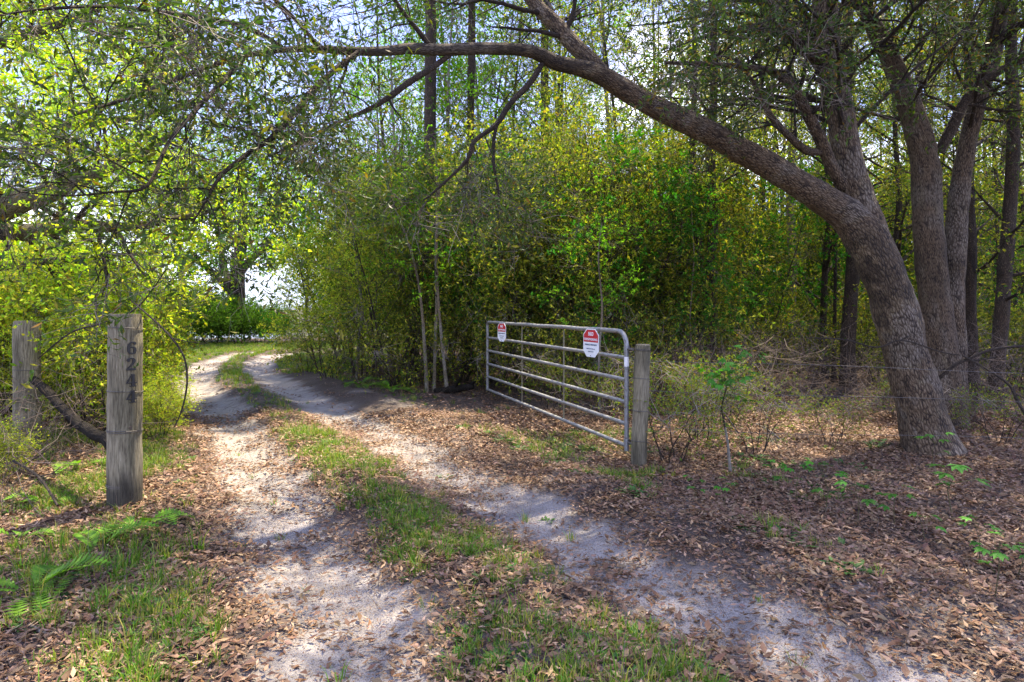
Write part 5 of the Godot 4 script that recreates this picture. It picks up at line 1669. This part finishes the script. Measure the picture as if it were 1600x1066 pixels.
# ------------------------------------------------------------------ litter and grass
func build_cover() -> void:
	var near := [[], [], []]
	var wide := [[], []]
	var grass := [[], [], []]
	var weeds := []
	for k in 15000:
		# more finely near the camera
		var d := sqrt(rf(1.6 * 1.6, 9.5 * 9.5))
		var x := rf(-0.9, 0.9) * d
		var q := Vector2(x, d)
		var dl := seg_dist(q, left_rut)
		var dr := seg_dist(q, right_rut)
		var m := minf(dl, dr) + n_fine.get_noise_2d(x * 1.1, d * 1.1) * 0.2
		var drift := n_fine.get_noise_2d(x * 0.9 + 4.0, d * 0.9)
		var dens := lerpf(0.1 + 0.5 * smoothstep(0.08, 0.4, drift), 1.0, smoothstep(0.2, 0.48, m))
		if rng.randf() > dens:
			continue
		var p := Vector3(x, gh_with(x, -d, dl, dr), -d)
		var kk := rf(0.75, 1.2)
		near[rng.randi() % 3].append([Transform3D(Basis(Vector3.UP, rf(0, TAU)).scaled(Vector3.ONE * rf(0.8, 1.15)), p), Color(kk, kk * rf(0.93, 1.03), kk * rf(0.9, 1.03))])
	for k in 9000:
		var d := sqrt(rf(8.0 * 8.0, 34.0 * 34.0))
		var x := rf(-0.95, 0.95) * d
		var q := Vector2(x, d)
		var dl := seg_dist(q, left_rut)
		var dr := seg_dist(q, right_rut)
		var m := minf(dl, dr)
		var dens := 0.15 if m < 0.4 else (0.3 if (m < 1.6 or (x < -4.0 and d > 12.0)) else 1.0)
		if rng.randf() > dens or water_mask(x, -d) > 0.01:
			continue
		var kk := rf(0.75, 1.2)
		wide[rng.randi() % 2].append([Transform3D(Basis(Vector3.UP, rf(0, TAU)).scaled(Vector3.ONE * rf(0.8, 1.15)), Vector3(x, gh_with(x, -d, dl, dr), -d)), Color(kk, kk, kk)])
	for k in 64000:
		var d := sqrt(rf(1.7 * 1.7, 29.0 * 29.0)) if k % 3 else sqrt(rf(1.7 * 1.7, 8.0 * 8.0))
		var x := rf(-0.95, 0.6) * d
		var q := Vector2(x, d)
		var dl := seg_dist(q, left_rut)
		var dr := seg_dist(q, right_rut)
		var patch := n_fine.get_noise_2d(x * 0.7 + 20.0, d * 0.7) + 0.5 * n_fine.get_noise_2d(x * 2.2, d * 2.2 + 7.0)
		var between := dl < 1.6 and dr < 1.6
		var mid := minf(dl, dr)
		var left_side := dl < dr and not between
		var dens := 0.0
		if mid < 0.36:
			dens = 0.004
		elif between:
			dens = smoothstep(0.36, 0.62, mid) * smoothstep(-0.55 - 0.07 * d, 0.25, patch) * (0.85 if d < 4.0 else 1.0)
		elif dl < dr:
			dens = smoothstep(0.45, 0.9, dl) * smoothstep(2.6 + d * 0.12, 1.0, dl) * smoothstep(-0.3 - 0.03 * d, 0.4, patch) * (1.0 if d > 5.0 else (0.9 if dl < 0.9 else 0.55))
		else:
			dens = smoothstep(0.9, 1.2, dr) * smoothstep(3.0, 1.3, dr) * smoothstep(-0.1 - (0.2 if d > 6.5 else 0.0), 0.5, patch) * 0.6
		if d > 15.0 and x < -4.0 and mid > 0.45:
			dens = maxf(dens, 0.9)
		if dr < dl and dr > 0.9 and dr < 5.5 and d < 9.0 and not between and rng.randf() < 0.1 * smoothstep(-0.1, 0.4, patch):
			weeds.append([Transform3D(Basis(Vector3.UP, rf(0, TAU)).scaled(Vector3.ONE * rf(0.7, 1.8)), Vector3(x, gh_with(x, -d, dl, dr), -d)), Color(1, 1, 1)])
			continue
		if rng.randf() > dens:
			continue
		var p := Vector3(x, gh_with(x, -d, dl, dr), -d)
		var kk := rf(0.75, 1.25)
		var s := rf(0.45, 1.0) * (1.5 if d > 12.0 else 1.0)
		if left_side and d < 4.2:
			s *= rf(0.7, 1.5)
		if rng.randf() < 0.12 and d < 12.0:
			weeds.append([Transform3D(Basis(Vector3.UP, rf(0, TAU)).scaled(Vector3.ONE * rf(0.6, 1.4)), p), Color(kk, kk, kk)])
		else:
			grass[rng.randi() % 3].append([Transform3D(Basis(Vector3.UP, rf(0, TAU)).scaled(Vector3(1, rf(0.7, 1.2), 1) * s), p), Color(kk * rf(0.9, 1.2), kk, kk)])
	var bits := []
	var dead := []
	for k in 5200:
		var d := sqrt(rf(1.7 * 1.7, 8.0 * 8.0))
		var x := rf(-0.9, 0.9) * d
		var kk := rf(0.5, 1.0)
		bits.append([Transform3D(Basis(Vector3.UP, rf(0, TAU)), Vector3(x, gh(x, -d), -d)), Color(kk, kk, kk)])
	for k in 1500:
		var d := sqrt(rf(1.9 * 1.9, 13.0 * 13.0))
		var x := rf(-0.9, 0.95) * d
		var near_rut := minf(seg_dist(Vector2(x, d), left_rut), seg_dist(Vector2(x, d), right_rut))
		if near_rut < 0.5 and rng.randf() < 0.85:
			continue
		var flat := Vector3(rf(-1, 1), rf(-0.02, 0.12), rf(-1, 1))
		dead.append([Transform3D(toward(flat, rf(0.15, 0.65)), Vector3(x, gh(x, -d) + 0.015, -d)), Color(1, 1, 1)])
	tag(many("leaf_litter", S.bits, bits, self), "crumbs of broken leaves strewn over the sand", "leaf crumbs")
	tag(many("twig_litter", S.bare[1], dead, self), "thin dead twigs lying among the fallen leaves", "twigs")
	for k in 3:
		tag(many("leaf_litter", S.litter[k], near[k], self), "brown fallen oak leaves scattered over the track and verges", "fallen leaves")
	for k in 2:
		tag(many("leaf_litter", S.litter_wide[k], wide[k], self), "brown fallen leaves covering the floor of the wood", "fallen leaves")
	for k in 3:
		tag(many("grass", S.grass[k], grass[k], self), "short green grass between the ruts and along the verges", "grass")
	tag(many("weeds", S.weed[0], weeds, self), "small broad-leaved weeds among the grass", "weeds")
	print("litter ", near[0].size() * 3, " wide ", wide[0].size() * 2, " grass ", grass[0].size() * 3)
